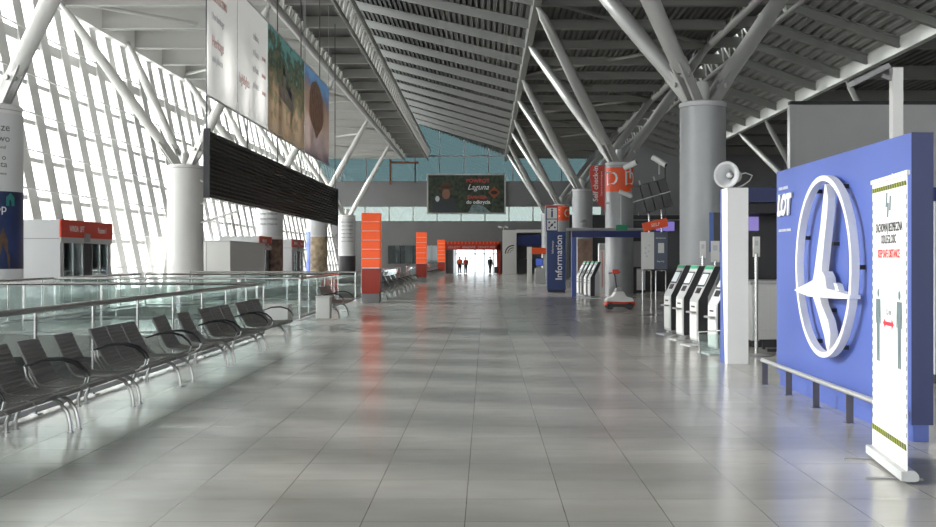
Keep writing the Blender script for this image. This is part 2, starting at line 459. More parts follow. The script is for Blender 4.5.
# orange portal around the passage
t = thing('portal', 'orange-red portal frame around the bright passage in the far wall', 'portal', (-1.2, YF-.6, 0))
box('post', M_orange, t, -3.15-.25, 0, 0, -3.15+.15, .5, 3.3)
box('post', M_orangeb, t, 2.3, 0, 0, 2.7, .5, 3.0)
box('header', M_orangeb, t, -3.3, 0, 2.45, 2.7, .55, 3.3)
for k in range(16): box('slat', M_orange, t, -3.2+k*.37, -.06, 3.05, -3.05+k*.37, 0, 3.3)
text('lettering', 'ODLOTY   KRAJOWE   DEPARTURES', M_palegrey, t, .3, lambda u, v, d: (u-.3, -.005-d, v+2.7))

# ------------------------------------------------------------------ columns
def strut(t, top, a, r0, m_, parent):
    """tapered tube with a forked cast bracket at the foot"""
    A = Vector(a); B = Vector(top); d = (B-A).normalized(); L = (B-A).length
    s = MB().tube([A+d*.95, A+d*1.25, A+d*(L*.45), A+d*(L-.6), A+d*(L-.15)], [r0*.75, r0*.95, r0*1.08, r0*.8, r0*.35], 16).build('strut', m_, parent, smooth=True)
    b = MB(); side = d.cross(Vector((0,0,1))).normalized()
    for q in (-1, 1):
        b.bar(A-Vector((0,0,.05))+side*(.11*q), A+d*1.25+side*(.13*q), .07, .32)
    b.tube([A+d*.8-side*.24, A+d*.8+side*.24], .07, 8)
    b.tube([B-d*.6, B], [.1, .1], 8)
    b.build('bracket', M_strut, s)
    return s
def column(name, label, x, y, r, h, m_, tops, r0=.2, ms=M_strut, seam=True):
    t = thing(name, label, 'column', (x, y, 0))
    MB().lathe(0, 0, [(r, 0), (r, h-.16)], 48).build('shaft', m_, t, smooth=True)
    MB().lathe(0, 0, [(r*.975, h-.16), (r*.975, h-.14)], 48).build('shadow_gap', M_grey, t, smooth=True)
    MB().lathe(0, 0, [(r+.015, h-.14), (r+.015, h-.03), (r-.05, h)], 48).build('cap', M_colw if m_ is M_colw else M_lgrey, t, smooth=True)
    MB().tube([(0,0,h-.01),(0,0,h+.55)], [.2,.16], 16).build('hub', M_strut, t, smooth=True)
    for tp in tops:
        v = Vector((tp[0]-x, tp[1]-y, tp[2])); q = Vector((v.x, v.y, 0)).normalized()*(r*.45)
        strut(t, v, (q.x, q.y, h), r0, ms, t)
    return t
PY = [28.9, 47.0, 65.0, 83.0, 101.0]
names_r = ['thick grey column with branching struts nearest the camera on the right, behind the kiosks',
           'grey column wrapped with the orange D band and branching into struts',
           'plain grey column between the D column and the C column, forking at its top',
           'distant grey column wrapped with the orange C band behind the information totem',
           'farthest column on the right side with struts, beyond the C column']
cols_r = []
for i, y in enumerate(PY):
    c = column('roof_column', names_r[i], 5.72, y, .6, 5.7, M_col,
               [(2.04, y-3, ZB), (2.04, y+5.3, ZB), (10.7, y+5.3, ZB+.1)], .22)
    cols_r.append(c)
names_l = ['white advertising-wrapped column at the left edge with a thick strut',
           'broad white column in the left gallery beside the lift kiosk, bare shaft',
           'third column along the glass facade, printed wrap, behind the hanging dark board',
           'fourth column along the glass facade with a blue and tan printed wrap',
           'farthest column along the glass facade, pale wrap, left of the orange pillar']
cols_l = []
for i, y in enumerate([28.4, 46.7, 64.9, 83.0, 101.0]):
    c = column('roof_column', names_l[i], -12.84 if i == 0 else -12.82, y, .75, 5.55, M_colw,
               [(-17.0, y-3, ZB), (-17.0, y+5.3, ZB), (-8.6, y-(2 if i == 0 else 3), ZB)], (.2 if i else .22), M_strutw)
    cols_l.append(c)
for (y, lb) in ((83, 'slim-strutted roof column in the dark hall beyond the grey partition'), (65, 'roof column hidden in the dark hall right of the grey partition post')):
    column('roof_column', lb, 24.9, y, .6, 5.7, M_col, [(20.4, y-3, ZB-.1), (20.4, y+5.3, ZB-.1)], .22)
# column left of the frame, whose strut foot shows at the left edge is cols_l[0]; wraps:
def wrap_part(name, m_, parent, r, za, zb, a0=0, a1=360):
    m = MB(); n = max(3, int(48*(a1-a0)/360)); vs = []
    for k in range(n+1):
        t_ = R(a0)+(R(a1)-R(a0))*k/n
        vs += [(r*sin(t_), -r*cos(t_), za), (r*sin(t_), -r*cos(t_), zb)]
    m.add(vs, [(2*k, 2*k+2, 2*k+3, 2*k+1) for k in range(n)])
    return m.build(name, m_, parent, smooth=True)
# orange bands D and C
for c, ch in ((cols_r[1], 'D'), (cols_r[3], 'C')):
    wrap_part('orange_band', M_orange, c, .615, 4.42, 5.45)
    for a in (-40, 42):
        text('letter', ch, M_whitetxt, c, .9, on_cyl(.618, R(a), 4.95), sx=1.0)
# wraps on left columns
M_adwhite = mat('ad_white', (.60,.61,.62), .4)
M_adnavy = mat('ad_night_sky', (.012,.025,.09), .35, noise=.8, nscale=1.2)
M_brick = mat('ad_church_brown', (.10,.055,.03), .5, noise=.3, nscale=6)
c = cols_l[0]
wrap_part('printed_wrap', M_adwhite, c, .78, 3.3, 5.3)
wrap_part('picture_wrap', M_adnavy, c, .782, 1.32, 3.3)
wrap_part('plinth_wrap', M_adwhite, c, .782, 0.02, 1.32)
for s_, z_, a_, sz_, m_ in (('iejsze', 4.92, 37, .27, M_greytxt), ('two', 4.64, 44, .25, M_greytxt), ('and', 4.42, 44, .12, M_greytxt),
                        ('o', 4.16, 47, .2, M_greytxt), ('sta', 3.98, 44, .22, M_greytxt), ('nowe', 3.75, 42, .12, M_greytxt), ('npp', 2.86, 36, .3, M_whitetxt)):
    text('printed_text', s_.replace('...', ''), m_, c, sz_, on_cyl(.784, R(a_), z_))
m = MB(); f = on_cyl(.785, R(44), 1.32)
m.prism([(-.28,.0),(.2,.0),(.2,.35),(.14,.45),(.14,.72),(.02,1.05),(-.1,.72),(-.1,.45),(-.28,.42)], f, 0, .004)
m.prism([(-.9,.0),(-.28,0),(-.28,.3),(-.9,.55)], f, 0, .004)
m.build('church_picture', M_brick, c)
m = MB(); f = on_cyl(.785, R(60), 3.05)
m.prism([(-.12,-.12),(.12,-.12),(.12,.1),(0,.22),(-.12,.1)], f, 0, .004); m.build('house_symbol', mat('teal_ink', (.03,.22,.2), .5), c)
c = cols_l[2]
wrap_part('printed_wrap', M_adwhite, c, .78, 2.9, 5.2); wrap_part('picture_wrap', mat('ad_street', (.22,.13,.10), .5, noise=.6, nscale=3), c, .782, .3, 2.7)
for k in range(5): text('printed_text', 'nowe miejsca', M_greytxt, c, .2, on_cyl(.784, R(5), 4.8-.3*k))
c = cols_l[3]
wrap_part('printed_wrap', M_adwhite, c, .78, 3.3, 5.2); wrap_part('picture_wrap', mat('ad_tan', (.42,.33,.22), .5, noise=.5, nscale=2.5), c, .782, .4, 3.2)
wrap_part('blue_stripe', mat('ad_blue', (.06,.12,.45), .5), c, .785, .4, 3.6, -85, -30)
c = cols_l[4]
wrap_part('printed_wrap', M_adwhite, c, .78, 1.9, 5.2); wrap_part('picture_wrap', M_dark, c, .782, 0.02, 1.8)
for k in range(6): text('printed_text', 'nowe miejsca', M_greytxt, c, .22, on_cyl(.784, R(5), 4.9-.35*k))
# antenna bracket on the bare white column
m = MB(); m.tube([(.7,-.3,3.9),(1.6,-.4,3.95)], .03, 6); m.tube([(.75,-.2,3.1),(2.3,-.6,3.55)], .05, 6); m.tube([(.7,-.25,4.9),(2.1,-.5,4.1)], .03, 6)
m.build('cable_arm', M_white, cols_l[1])

# self check-in flag on the D column
t = thing('flag_sign', 'red curved flag sign reading Self check-in beside the D column', 'sign', (4.75, 46.4, 0))
pts = [(0,5.55),(-.62,5.5),(-.62,5.0),(-.52,4.4),(-.3,3.95),(0,3.62)]
M_flag = mat('flag_red', (.62,.05,.03), .5)
m = MB().prism(pts, lambda u, v, d: (u+.28, d, v), 0, .05); m.build('flag', M_flag, t)
m = MB(); m.box(.28,-.0,3.5,.33,.05,5.6); m.box(.33,0,5.2,.5,.05,5.25); m.box(.33,0,3.9,.5,.05,3.95); m.build('flag_bracket', M_lgrey, t)
text('lettering', 'Self check-in', M_whitetxt, t, .3, lambda u, v, d: (-.10-v, -.004-d, 4.75+u), bold=.006)
text('small_lettering', 'Odprawa samoobslugowa', M_whitetxt, t, .1, lambda u, v, d: (.14-v, -.004-d, 4.75+u))

# ------------------------------------------------------------------ railings
def railing(label, pts, post_step, label_h=1.1, open_end=False):
    t = thing('glass_railing', label, 'railing', (pts[0][0], pts[0][1], 0))
    o = Vector((pts[0][0], pts[0][1], 0)); P = [Vector((p[0], p[1], 0))-o for p in pts]
    MB().tube([p+Vector((0,0,label_h-.03)) for p in P], .032, 10).build('handrail', M_steel, t, smooth=True)
    g = MB(); lo = MB(); k = 0
    for i in range(len(P)-1):
        a, b = P[i], P[i+1]; L = (b-a).length; n = max(1, round(L/post_step)); d = (b-a)/L; s_ = d.cross(Vector((0,0,1)))
        lo.bar(a+Vector((0,0,.06)), b+Vector((0,0,.06)), .04, .05)
        for j in range(n+1):
            p = a+d*(L*j/n)
            if j == 0 and i > 0: continue
            pm = MB(); pm.bar(p+Vector((0,0,0)), p+Vector((0,0,label_h-.05)), .05, .018, up=s_)
            pm.bar(p+Vector((0,0,0)), p+Vector((0,0,.015)), .14, .1, up=s_)
            pm.build('post', M_steel, t)
        for j in range(n):
            p = a+d*(L*j/n)+d*.05; q = a+d*(L*(j+1)/n)-d*.05
            MB().add([p+Vector((0,0,.14)), q+Vector((0,0,.14)), q+Vector((0,0,1.0)), p+Vector((0,0,1.0))], [(0,1,2,3)]).build('glass_panel', G_rail, t)
    lo.build('kick_rail', M_lgrey, t)
    return t
railing('long glass railing with steel handrail right behind the near benches', [(-4.6, 1.35), (-4.6, 22.65)], 1.64)
railing('short glass railing crossing at the far end of the near benches', [(-4.75, 22.7), (-11.2, 22.7)], 1.6)
railing('glass railing corner box just behind the lone bench and the white boxes', [(-11.2, 28.45), (-4.85, 28.45), (-4.85, 35.9)], 1.5)
railing('glass railing along the far side of the floor opening before the lift kiosk', [(-11.35, 2), (-11.35, 36)], 2.0)
railing('glass railing crossing behind the lone bench, facing the camera', [(-5.0, 36.05), (-11.2, 36.05)], 1.55)
railing('glass railing behind the benches beyond the nearest orange pillar', [(-11.2, 41.45), (-4.95, 41.45), (-4.95, 63.4)], 2.0)
railing('glass railing behind the farthest benches toward the end wall', [(-4.95, 68), (-4.95, 98)], 2.5)

# ------------------------------------------------------------------ benches
def seat_profile():
    """(depth toward +X, z) of the seat-and-back sheet"""
    return [(-.46,.82),(-.405,.70),(-.34,.57),(-.28,.465),(-.25,.43),(-.20,.412),(-.1,.405),(.05,.41),(.16,.425),(.205,.415),(.22,.39)]
def make_seat(w, y, parent):
    P = seat_profile(); n = 0
    # finely slatted shell: alternating ridges along the profile
    m = MB(); fine = []
    for i in range(len(P)-1):
        a = Vector((P[i][0], P[i][1])); b = Vector((P[i+1][0], P[i+1][1])); L = (b-a).length; k = max(1, int(L/.011))
        for j in range(k): fine.append(a+(b-a)*j/k)
    fine.append(Vector(P[-1]))
    vs = []
    for i, p in enumerate(fine):
        q = fine[min(i+1, len(fine)-1)]-fine[max(i-1, 0)]; nrm = Vector((-q.y, q.x)).normalized()
        r = p + nrm*(.006 if (i//2) % 2 else 0)
        vs += [(r.x, y-w/2, r.y), (r.x, y+w/2, r.y)]
    m.add(vs, [(2*i, 2*i+1, 2*i+3, 2*i+2) for i in range(len(fine)-1)])
    s = m.build('seat', M_bench, parent)
    sd = s.modifiers.new('thick', 'SOLIDIFY'); sd.thickness = .006
    for q in (-1, 1):
        MB().tube([(p[0], y+q*(w/2+.008), p[1]) for p in P], .011, 6).build('side_rod', M_leg, s, smooth=True)
    return s
def make_bench(L, seats, w):
    t = bpy.data.objects.new('airport_bench', None); C.objects.link(t)
    MB().box(-.12, .0, .31, -.05, L, .37).build('beam', M_leg, t)
    for y in seats: make_seat(w, y, t)
    for y in (.06, L-.06):
        m = MB(); m.tube([(-.56+.0,y,.012),(-.555,y,.06),(-.50,y,.16),(-.36,y,.27),(-.2,y,.32),(-.05,y,.33),(.04,y,.27),(.09,y,.15),(.10,y,.012)] if False else
                         [(-.50,y,.0),(-.50,y,.08),(-.46,y,.19),(-.36,y,.27),(-.22,y,.31),(-.08,y,.31),(.0,y,.27),(.06,y,.18),(.085,y,.08),(.09,y,.0)], .02, 8)
        m.tube([(.09,y,0),(.09,y,.012)], .032, 10); m.tube([(-.5,y,0),(-.5,y,.012)], .032, 10)
        m.build('leg', M_leg, t, smooth=True)
    for y in (.0, L):
        m = MB(); m.tube([(-.36,y,.60),(-.2,y,.655),(-.03,y,.665),(.1,y,.63),(.18,y,.56),(.215,y,.50)], [.010,.013,.015,.015,.013,.010], 8)
        a = m.build('armrest', M_black, t, smooth=True)
        MB().tube([(.215,y,.50),(.2,y,.44),(.1,y,.37),(-.08,y,.34)], .011, 6).build('arm_support', M_leg, a, smooth=True)
        MB().tube([(-.36,y,.60),(-.34,y,.5),(-.24,y,.36),(-.1,y,.34)], .011, 6).build('arm_support', M_leg, a, smooth=True)
    return t
G1 = 'steel benches along the glass railing'
BX = -3.90
b3 = make_bench(1.72, (.28, .80, 1.32), .47)
b2 = make_bench(1.70, (.22, 1.08), .46)
b3w = make_bench(2.0, (.36, 1.0, 1.64), .57)
b2w = make_bench(2.05, (.42, 1.55), .56)
def put(proto, used, y, label, grp=G1, x=BX):
    o = proto if not used else copy_tree(proto)
    o.location = (x, y, 0); tag(o, label, 'bench', grp); return o
put(b3, False, 8.38, 'steel slatted bench nearest the camera, cut by the left edge of the picture')
put(b2, False, 10.18, 'second steel bench from the camera, with a gap between its two seats')
put(b3, True, 11.98, 'third steel bench from the camera, three seats close together behind paired black armrests')
put(b2w, False, 14.15, 'fourth steel bench from the camera, two seats with a wide gap between them')
put(b3w, False, 16.5, 'fifth steel bench from the camera, three seats, second from the end of the near railing')
put(b3w, True, 18.95, 'steel three-seat bench at the end of the near railing, its open armrest against the floor')
put(b3w, True, 28.75, 'lone steel bench behind the white box, before the nearest orange pillar', x=-3.95)
for k in range(8):
    put(b3w, True, 42.3+2.5*k, 'steel bench in the row between the nearest and the middle orange pillar', 'benches between the nearest and the middle orange pillar')
for k in range(8):
    put(b3w, True, 75+2.9*k, 'steel bench in the row between the middle and the farthest orange pillar', 'benches between the middle and the farthest orange pillar')

# white boxes
t = thing('planter_box', 'low white box behind the last near bench', 'box', (-4.95, 26.1, 0))
box('body', M_white, t, -.28, -.25, 0.04, .28, .25, .46, bevel=.02); box('lid', M_white, t, -.3, -.27, .462, .3, .27, .5, bevel=.01)
t = thing('planter_box', 'taller white box standing at the end of the lone bench', 'box', (-4.2, 28.35, 0))
box('body', M_white, t, -.18, -.18, 0.04, .18, .18, .58, bevel=.02); box('lid', M_white, t, -.2, -.2, .582, .2, .2, .62, bevel=.01)

# ------------------------------------------------------------------ orange pillars
def pillar(label, x, y, h, w):
    t = thing('orange_pillar', label, 'pillar', (x, y, 0))
    box('base', M_grey, t, -w/2+.02, -w/2+.02, 0, w/2-.02, w/2-.02, .32, bevel=.01)
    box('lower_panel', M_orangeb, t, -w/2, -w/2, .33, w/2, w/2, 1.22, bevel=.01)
    n = 6; z = 1.24; dz = (h-1.24)/n
    for k in range(n):
        box('panel', M_orange_glow, t, -w/2, -w/2, z+k*dz+.025, w/2, w/2, z+(k+1)*dz, bevel=.008)
    box('light_gap', M_whitetxt, t, -w/2+.012, -w/2+.012, 1.2, w/2-.012, w/2-.012, h-.03)
    return t
pillar('orange pillar nearest the camera, tallest in the picture', -4.14, 39.6, 3.22, .66)
pillar('middle orange pillar beyond the first row of far benches', -4.3, 73, 3.3, .68)
pillar('farthest orange pillar, just left of the orange portal', -4.2, 103, 3.3, .7)

# ------------------------------------------------------------------ lift kiosks
def lift(label, x, y, w, d, h):
    t = thing('lift_kiosk', label, 'lift', (x, y, 0))      # front toward +X at x=0, from y=0..w, body to -d
    m = MB(); m.box(-d, 0, 0, 0, .25, h); m.box(-d, w-.25, 0, 0, w, h); m.box(-d, .25, 0, -d+.2, w-.25, h); m.box(-d, 0, h, 0, w, h+.02)
    m.box(-d+.2, .25, 2.15, -.02, w-.25, h-.01)
    m.build('cabin', M_lgrey, t)
    box('seam', M_grey, t, -d+.02, -.004, h-.56, -.02, -.001, h-.53)
    fr = box('frieze', M_red, t, -.01, -.02, h-.5, .04, w+.02, h+.03)
    text('lettering', 'WINDA  LIFT', M_whitetxt, fr, .26, lambda u, v, d_: (.042+d_, w*.28+u*.8, h-.24+v))
    text('lettering', 'Poziom 1', M_whitetxt, fr, .26, lambda u, v, d_: (.042+d_, w*.78+u*.8, h-.24+v))
    box('lintel', M_lgrey, t, -.02, 0, 2.06, .03, w, h-.5)
    m = MB(); m.box(-.03, w*.42, h-.62, .10, w*.5, h-.36); m.build('indicator', M_grey, t)
    for a, b in ((.28, w*.42), (w*.60, w-.28)):
        p = MB().box(-.05, a, .08, -.02, b, 2.05).build('glass_door', G_door, t)
        m = MB()
        for yy in (a, (a+b)/2, b): m.box(-.06, yy-.03, 0, 0.0, yy+.03, 2.06)
        m.build('door_frame', M_steel, p)
    box('middle_panel', M_dark, t, -.05, w*.44, 0, -.01, w*.58, 2.06)
    box('back_panel', M_dark, t, -d+.21, .26, 0, -d+.25, w-.26, 2.1)
    return t
lift('grey lift kiosk with red frieze nearest the left facade edge', -12.6, 32.4, 4.4, 2.1, 2.72)
lift('smaller grey lift kiosk with red frieze beyond the broad white column', -12.6, 60.8, 4.6, 2.2, 2.8)
lift('farthest lift kiosk with red frieze along the facade', -12.6, 71, 4.6, 2.0, 2.8)
t = thing('service_box', 'long white box with sloping edge beside the broad white column', 'cabinet', (-13.0, 50.5, 0))
m = MB(); m.prism([(-2.0,0),(1.2,0),(1.2,2.35),(-1.7,2.35)], lambda u, v, d: (u, d, v), 0, 8); m.build('body', M_white, t)
box('seam', M_grey, t, .1, -.005, 0.02, .12, -.001, 2.33); box('top_edge', M_lgrey, t, -1.75, -.02, 2.351, 1.22, 8, 2.4)

# ------------------------------------------------------------------ hanging board and posters
t = thing('departure_board', 'long black louvred display board hanging over the floor opening', 'board', (-6.5, 25.6, 3.04))
W = 22.2; H = 1.56
box('housing', M_black, t, -.10, 0, 0, -.02, W, H, bevel=.01)
m = MB()
for k in range(15):
    z = .04+k*.1
    m.add([(-.02,.05,z),(.03,.05,z+.02),(-.02,.05,z+.085),(-.02,W-.05,z),(.03,W-.05,z+.02),(-.02,W-.05,z+.085)], [(0,1,2),(3,5,4),(0,3,4,1),(1,4,5,2)])
m.build('louvres', mat('louvre_brown_black', (.035,.031,.026), .45), t)
for yy in (0, W): box('end_frame', M_dark, t, -.1, yy-.04, -.03, .05, yy+.04, H+.03)
for k in range(6):
    y = .15+k*(W-.3)/5
    MB().tube([(-.07, y, H), (-.07, y, 8.75)], .02, 6).build('hanger', M_dark, t)
def translucent(m):
    # printed fabric lets part of the daylight behind it through
    nt = m.node_tree
    if nt.nodes.get('cloth_mix'): return m
    b = nt.nodes['Principled BSDF']; out = [n for n in nt.nodes if n.type == 'OUTPUT_MATERIAL'][0]
    tl_ = nt.nodes.new('ShaderNodeBsdfTranslucent'); mx = nt.nodes.new('ShaderNodeMixShader'); mx.name = 'cloth_mix'; mx.inputs[0].default_value = .45
    if b.inputs['Base Color'].is_linked: nt.links.new(b.inputs['Base Color'].links[0].from_socket, tl_.inputs['Color'])
    else: tl_.inputs['Color'].default_value = b.inputs['Base Color'].default_value
    nt.links.new(b.outputs[0], mx.inputs[1]); nt.links.new(tl_.outputs[0], mx.inputs[2]); nt.links.new(mx.outputs[0], out.inputs[0])
    return m
def poster(label, y0, y1, z0, z1, m_, cat='banner'):
    t = thing('hanging_banner', label, cat, (-6.5, y0, z0))
    MB().add([(0,0,0),(0,y1-y0,0),(0,y1-y0,z1-z0),(0,0,z1-z0)], [(0,1,2,3)]).build('cloth', translucent(m_), t)
    for zz in (0, z1-z0): MB().tube([(0,0,zz),(0,y1-y0,zz)], .025, 6).build('rod', M_lgrey, t)
    m = MB()
    for yy in (.1, y1-y0-.1): m.tube([(0,yy,z1-z0),(0,yy,12.0-z0)], .012, 5)
    m.build('wire', M_grey, t)
    return t
M_cloth = mat('banner_cloth_white', (.66,.65,.64), .7)
def pt(t, body, m_, y, z, size, sx=1.0, align='LEFT'):
    text('printed_text', body, m_, t, size, lambda u, v, d: (.017+d, y+u, z+v), align=align, sx=sx)
t = poster('white hanging banner with red headings, nearest above the black board', 25.5, 28.6, 5.4, 8.62, M_cloth)
pt(t, 'Nasze', M_pinktxt, .5, 2.9, .42, .9); pt(t, 'dziedzictwo', M_pinktxt, .4, 2.45, .42, .75)
pt(t, 'Our heritage', M_palegrey, .4, 1.95, .26, .9); pt(t, 'Heritage', M_pinktxt, .4, 1.35, .38, .9); pt(t, 'and places', M_palegrey, .4, .95, .26)
t = poster('white hanging banner with faint print, second above the black board', 28.66, 32.6, 5.4, 8.62, M_cloth)
pt(t, 'highlights', M_pinktxt, .1, .95, .38, .9)
for k in range(4): pt(t, 'zobacz', M_palegrey, 1.8, 2.4-.45*k, .3)
for k in range(3): pt(t, 'nowe', M_pinktxt, 3.0, 2.0-.5*k, .25)
M_castle = banner_photo('castle_picture', [(0,(.22,.17,.12)),(.25,(.22,.15,.10)),(.45,(.09,.085,.05)),(.6,(.12,.12,.08)),(.8,(.035,.05,.035)),(1,(.10,.22,.21))], 2.6, 3, 0, 3.2, .8)
t = poster('hanging banner printed with a castle among autumn trees', 32.66, 39.2, 5.4, 8.62, M_castle)
m = MB(); f = lambda u, v, d: (.017+d, 1.6+u, 1.3+v)
m.prism([(0,0),(2.6,-.3),(2.6,.45),(2.2,.55),(1.7,.3),(1.2,.4),(1.2,.75),(.95,1.0),(.7,.75),(.7,.35),(0,.4)], f, 0, .005)
m.build('castle_picture', mat('castle_stone', (.50,.43,.36), .7, noise=.3, nscale=3), t)
m = MB(); m.prism([(1.2,.75),(.95,1.05),(.7,.75)], f, .006, .01); m.prism([(1.3,.4),(2.2,.1),(2.2,.35),(1.4,.62)], f, .006, .01); m.build('roof_picture', mat('slate_print', (.06,.07,.10), .7), t)
M_town = banner_photo('town_picture', [(0,(.10,.08,.10)),(.35,(.26,.2,.18)),(.6,(.24,.15,.10)),(.85,(.10,.14,.25)),(1,(.12,.24,.42))], 1.1, 9, 0, 3.2, .5)
t = poster('hanging banner printed with a gabled red building, farthest in the row', 39.26, 45.3, 5.4, 8.62, M_town)
m = MB(); m.prism([(.9,1.5),(2.6,.75),(4.4,1.5),(4.4,2.1),(3.6,2.75),(2.6,2.95),(1.6,2.75),(.9,2.2)], lambda u, v, d: (.017+d, u, v), 0, .005); m.build('gable_picture', mat('gable_print', (.50,.30,.21), .7, noise=.3, nscale=4), t)

# ------------------------------------------------------------------ poster on far wall
t = thing('billboard', 'framed dark green billboard with a man in a wide hat high on the far wall', 'billboard', (-2.05, YF-.05, 6.15))
box('frame', M_lgrey, t, -4.1, -.2, 0, 4.1, 0, 4.2)
box('print', M_foliage, t, -3.95, -.215, .15, 3.95, -.2, 4.05)
def fb(u, v, d): return (u, -.216-d, v)
def ell(cx, cy, rx, ry, n=20): return [(cx+rx*cos(2*PI*k/n), cy+ry*sin(2*PI*k/n)) for k in range(n)]
pic = bpy.data.objects.new('man_picture', None)
m = MB(); m.prism([(-3.6,.16),(-.9,.16),(-1.0,1.1),(-1.4,1.6),(-2.0,1.75),(-2.8,1.7),(-3.4,1.3)], fb, 0, .004); m.build('shirt_picture', mat('shirt_print', (.03,.035,.04), .5), t)
m = MB(); m.prism(ell(-2.1,2.1,.42,.55), fb, .005, .008); m.build('face_picture', mat('skin_print', (.22,.10,.06), .5), t)
m = MB(); m.prism(ell(-2.1,2.72,.95,.16), fb, .009, .012); m.prism([(-2.6,2.75),(-1.6,2.75),(-1.7,3.15),(-2.1,3.3),(-2.5,3.15)], fb, .009, .012); m.build('hat_picture', mat('hat_print', (.10,.05,.03), .5), t)
m = MB(); m.prism(ell(-3.0,1.6,.22,.3), fb, .009, .012); m.build('badge_picture', M_palegrey, t)
m = MB(); m.prism([(2.9,1.6),(3.5,2.25),(2.9,2.9),(2.3,2.25)], fb, .004, .008); m.build('diamond_picture', mat('diamond_print', (.30,.07,.02), .5), t)
m = MB(); m.prism(ell(2.9,2.25,.35,.2), fb, .009, .012); m.build('animal_picture', M_black, t)
m = MB(); m.prism([(.2,.16),(2.6,.16),(1.6,1.0),(.6,1.0)], fb, .002, .004); m.build('stream_picture', mat('stream_print', (.18,.25,.26), .5, noise=.4, nscale=3), t)
text('lettering', 'POWROT', M_redtxt, t, .55, lambda u, v, d: fb(.0+u, 3.45+v, .014+d), align='LEFT', bold=.01)
text('lettering', 'Laguna', M_whitetxt, t, .8, lambda u, v, d: fb(.1+u, 2.8+v, .014+d), align='LEFT', shear=.4)
text('lettering', 'ZAPRASZA', M_redtxt, t, .42, lambda u, v, d: fb(.1+u, 1.75+v, .014+d), align='LEFT', bold=.01)
text('lettering', 'do odkrycia', M_whitetxt, t, .52, lambda u, v, d: fb(.0+u, 1.25+v, .014+d), align='LEFT', bold=.012)

# far kiosk with arc logo, portal beam and counter
t = thing('shop_kiosk', 'white wall kiosk with black arc logo right of the orange portal', 'kiosk', (1.7, YF-4.5, 0))
box('side_wall', M_white, t, 0, 0, 0, 1.35, 3, 4.4); box('roof_beam', M_white, t, 1.35, 0, 4.15, 7.2, 3, 4.45)
box('blue_header', M_fascia, t, 1.37, .3, 2.85, 6.5, .5, 3.9); box('back_wall', M_wall, t, 1.37, 2.8, 0, 7.2, 3, 4.15)
box('counter', M_black, t, 1.5, .2, 0, 3.0, 1.2, 1.5); box('grey_counter', M_lgrey, t, 3.4, .5, 0, 6.8, 1.2, 1.1)
m = MB()
for r_ in (.32, .55, .8):
    pts = [(1.0+ -r_*cos(a), 2.1+r_*sin(a)) for a in [R(q) for q in range(-5, 100, 8)]]
    for i in range(len(pts)-1):
        m.prism([pts[i], pts[i+1], (pts[i+1][0]*.86+.14, pts[i+1][1]*.86+.294), (pts[i][0]*.86+.14, pts[i][1]*.86+.294)], lambda u, v, d: (u, -d, v), .003, .01)
m.build('arc_logo', M_black, t)
t = thing('floodlight', 'small pair of spotlights on top of the white arc-logo kiosk', 'lamp', (1.75, YF-4.2, 4.45))
m = MB(); m.tube([(0,0,-.02),(0,0,.25)], .04, 8); m.tube([(-.5,0,.3),(-.2,-.2,.2)], .1, 10); m.tube([(.15,0,.3),(.45,-.2,.2)], .1, 10); m.tube([(-.3,0,.25),(.3,0,.25)], .03, 6); m.build('spotlights', M_lgrey, t)

# information stand with orange canopy (mid distance)
t = thing('service_stand', 'white service stand with orange canopy left of the information totem', 'stand', (2.62, 69.5, 0))
box('white_post', M_white, t, 0, 0, 0, .3, .3, 2.3); box('back_post', M_lgrey, t, 1.0, .1, 0, 1.15, .25, 2.2)
box('canopy', M_orange, t, .28, -.05, 1.85, 1.2, .5, 2.25, bevel=.03); box('counter', M_lgrey, t, .5, 0, 0, 1.1, .6, .95)
mon = box('monitor', M_black, t, .52, .1, 1.1, 1.0, .18, 1.6); box('screen', mat('blue_screen', (.02,.05,.2), .3, emit=(.05,.1,.5), es=.6), mon, .55, .09, 1.14, .97, .0995, 1.56)

# ------------------------------------------------------------------ information totem
t = thing('information_totem', 'tall navy totem reading Information with white pictogram tiles', 'sign', (2.72, 50.6, 0))
box('body', M_navy, t, .1, 0, .1, .96, .22, 2.82, bevel=.01); box('foot', M_dark, t, .13, .03, 0, .93, .2, .1)
hd = box('head', M_navy, t, .06, .0, 2.82, .6, .22, 3.98); box('head_trim', M_orange, t, .02, -.01, 3.981, 1.0, .23, 4.05)
box('side_panel', M_lgrey, t, 0.0, .02, 2.6, .06, .2, 3.9)
for (z, kind) in ((3.42, 'i'), (2.88, 'p')):
    tl = box('pictogram_tile', M_white, t, .1, -.02, z, .56, -.001, z+.5)
    f = lambda u, v, d: (.33+u, -.022-d, z+.25+v)
    if kind == 'i':
        text('letter', 'i', M_navy, tl, .6, lambda u, v, d: (.33+u, -.022-d, 3.67+v), bold=.015)
    else:
        m = MB()
        for (a, b) in ((-.13,.12),(.13,.12),(0,-.02),(-.13,-.14),(.13,-.12)): m.prism(ell(a, b, .045, .045, 12), f, 0, .006)
        m.prism([(-.1,-.1),(.02,-.06),(.08,.08),(-.04,.04)], f, 0, .006); m.build('people_symbol', M_navy, tl)
text('lettering', 'Information', M_whitetxt, t, .44, lambda u, v, d: (.66-v, -.003-d, 1.62+u), bold=.004)
text('small_lettering', 'Informacja', M_whitetxt, t, .14, lambda u, v, d: (.36-v, -.003-d, 2.1+u))

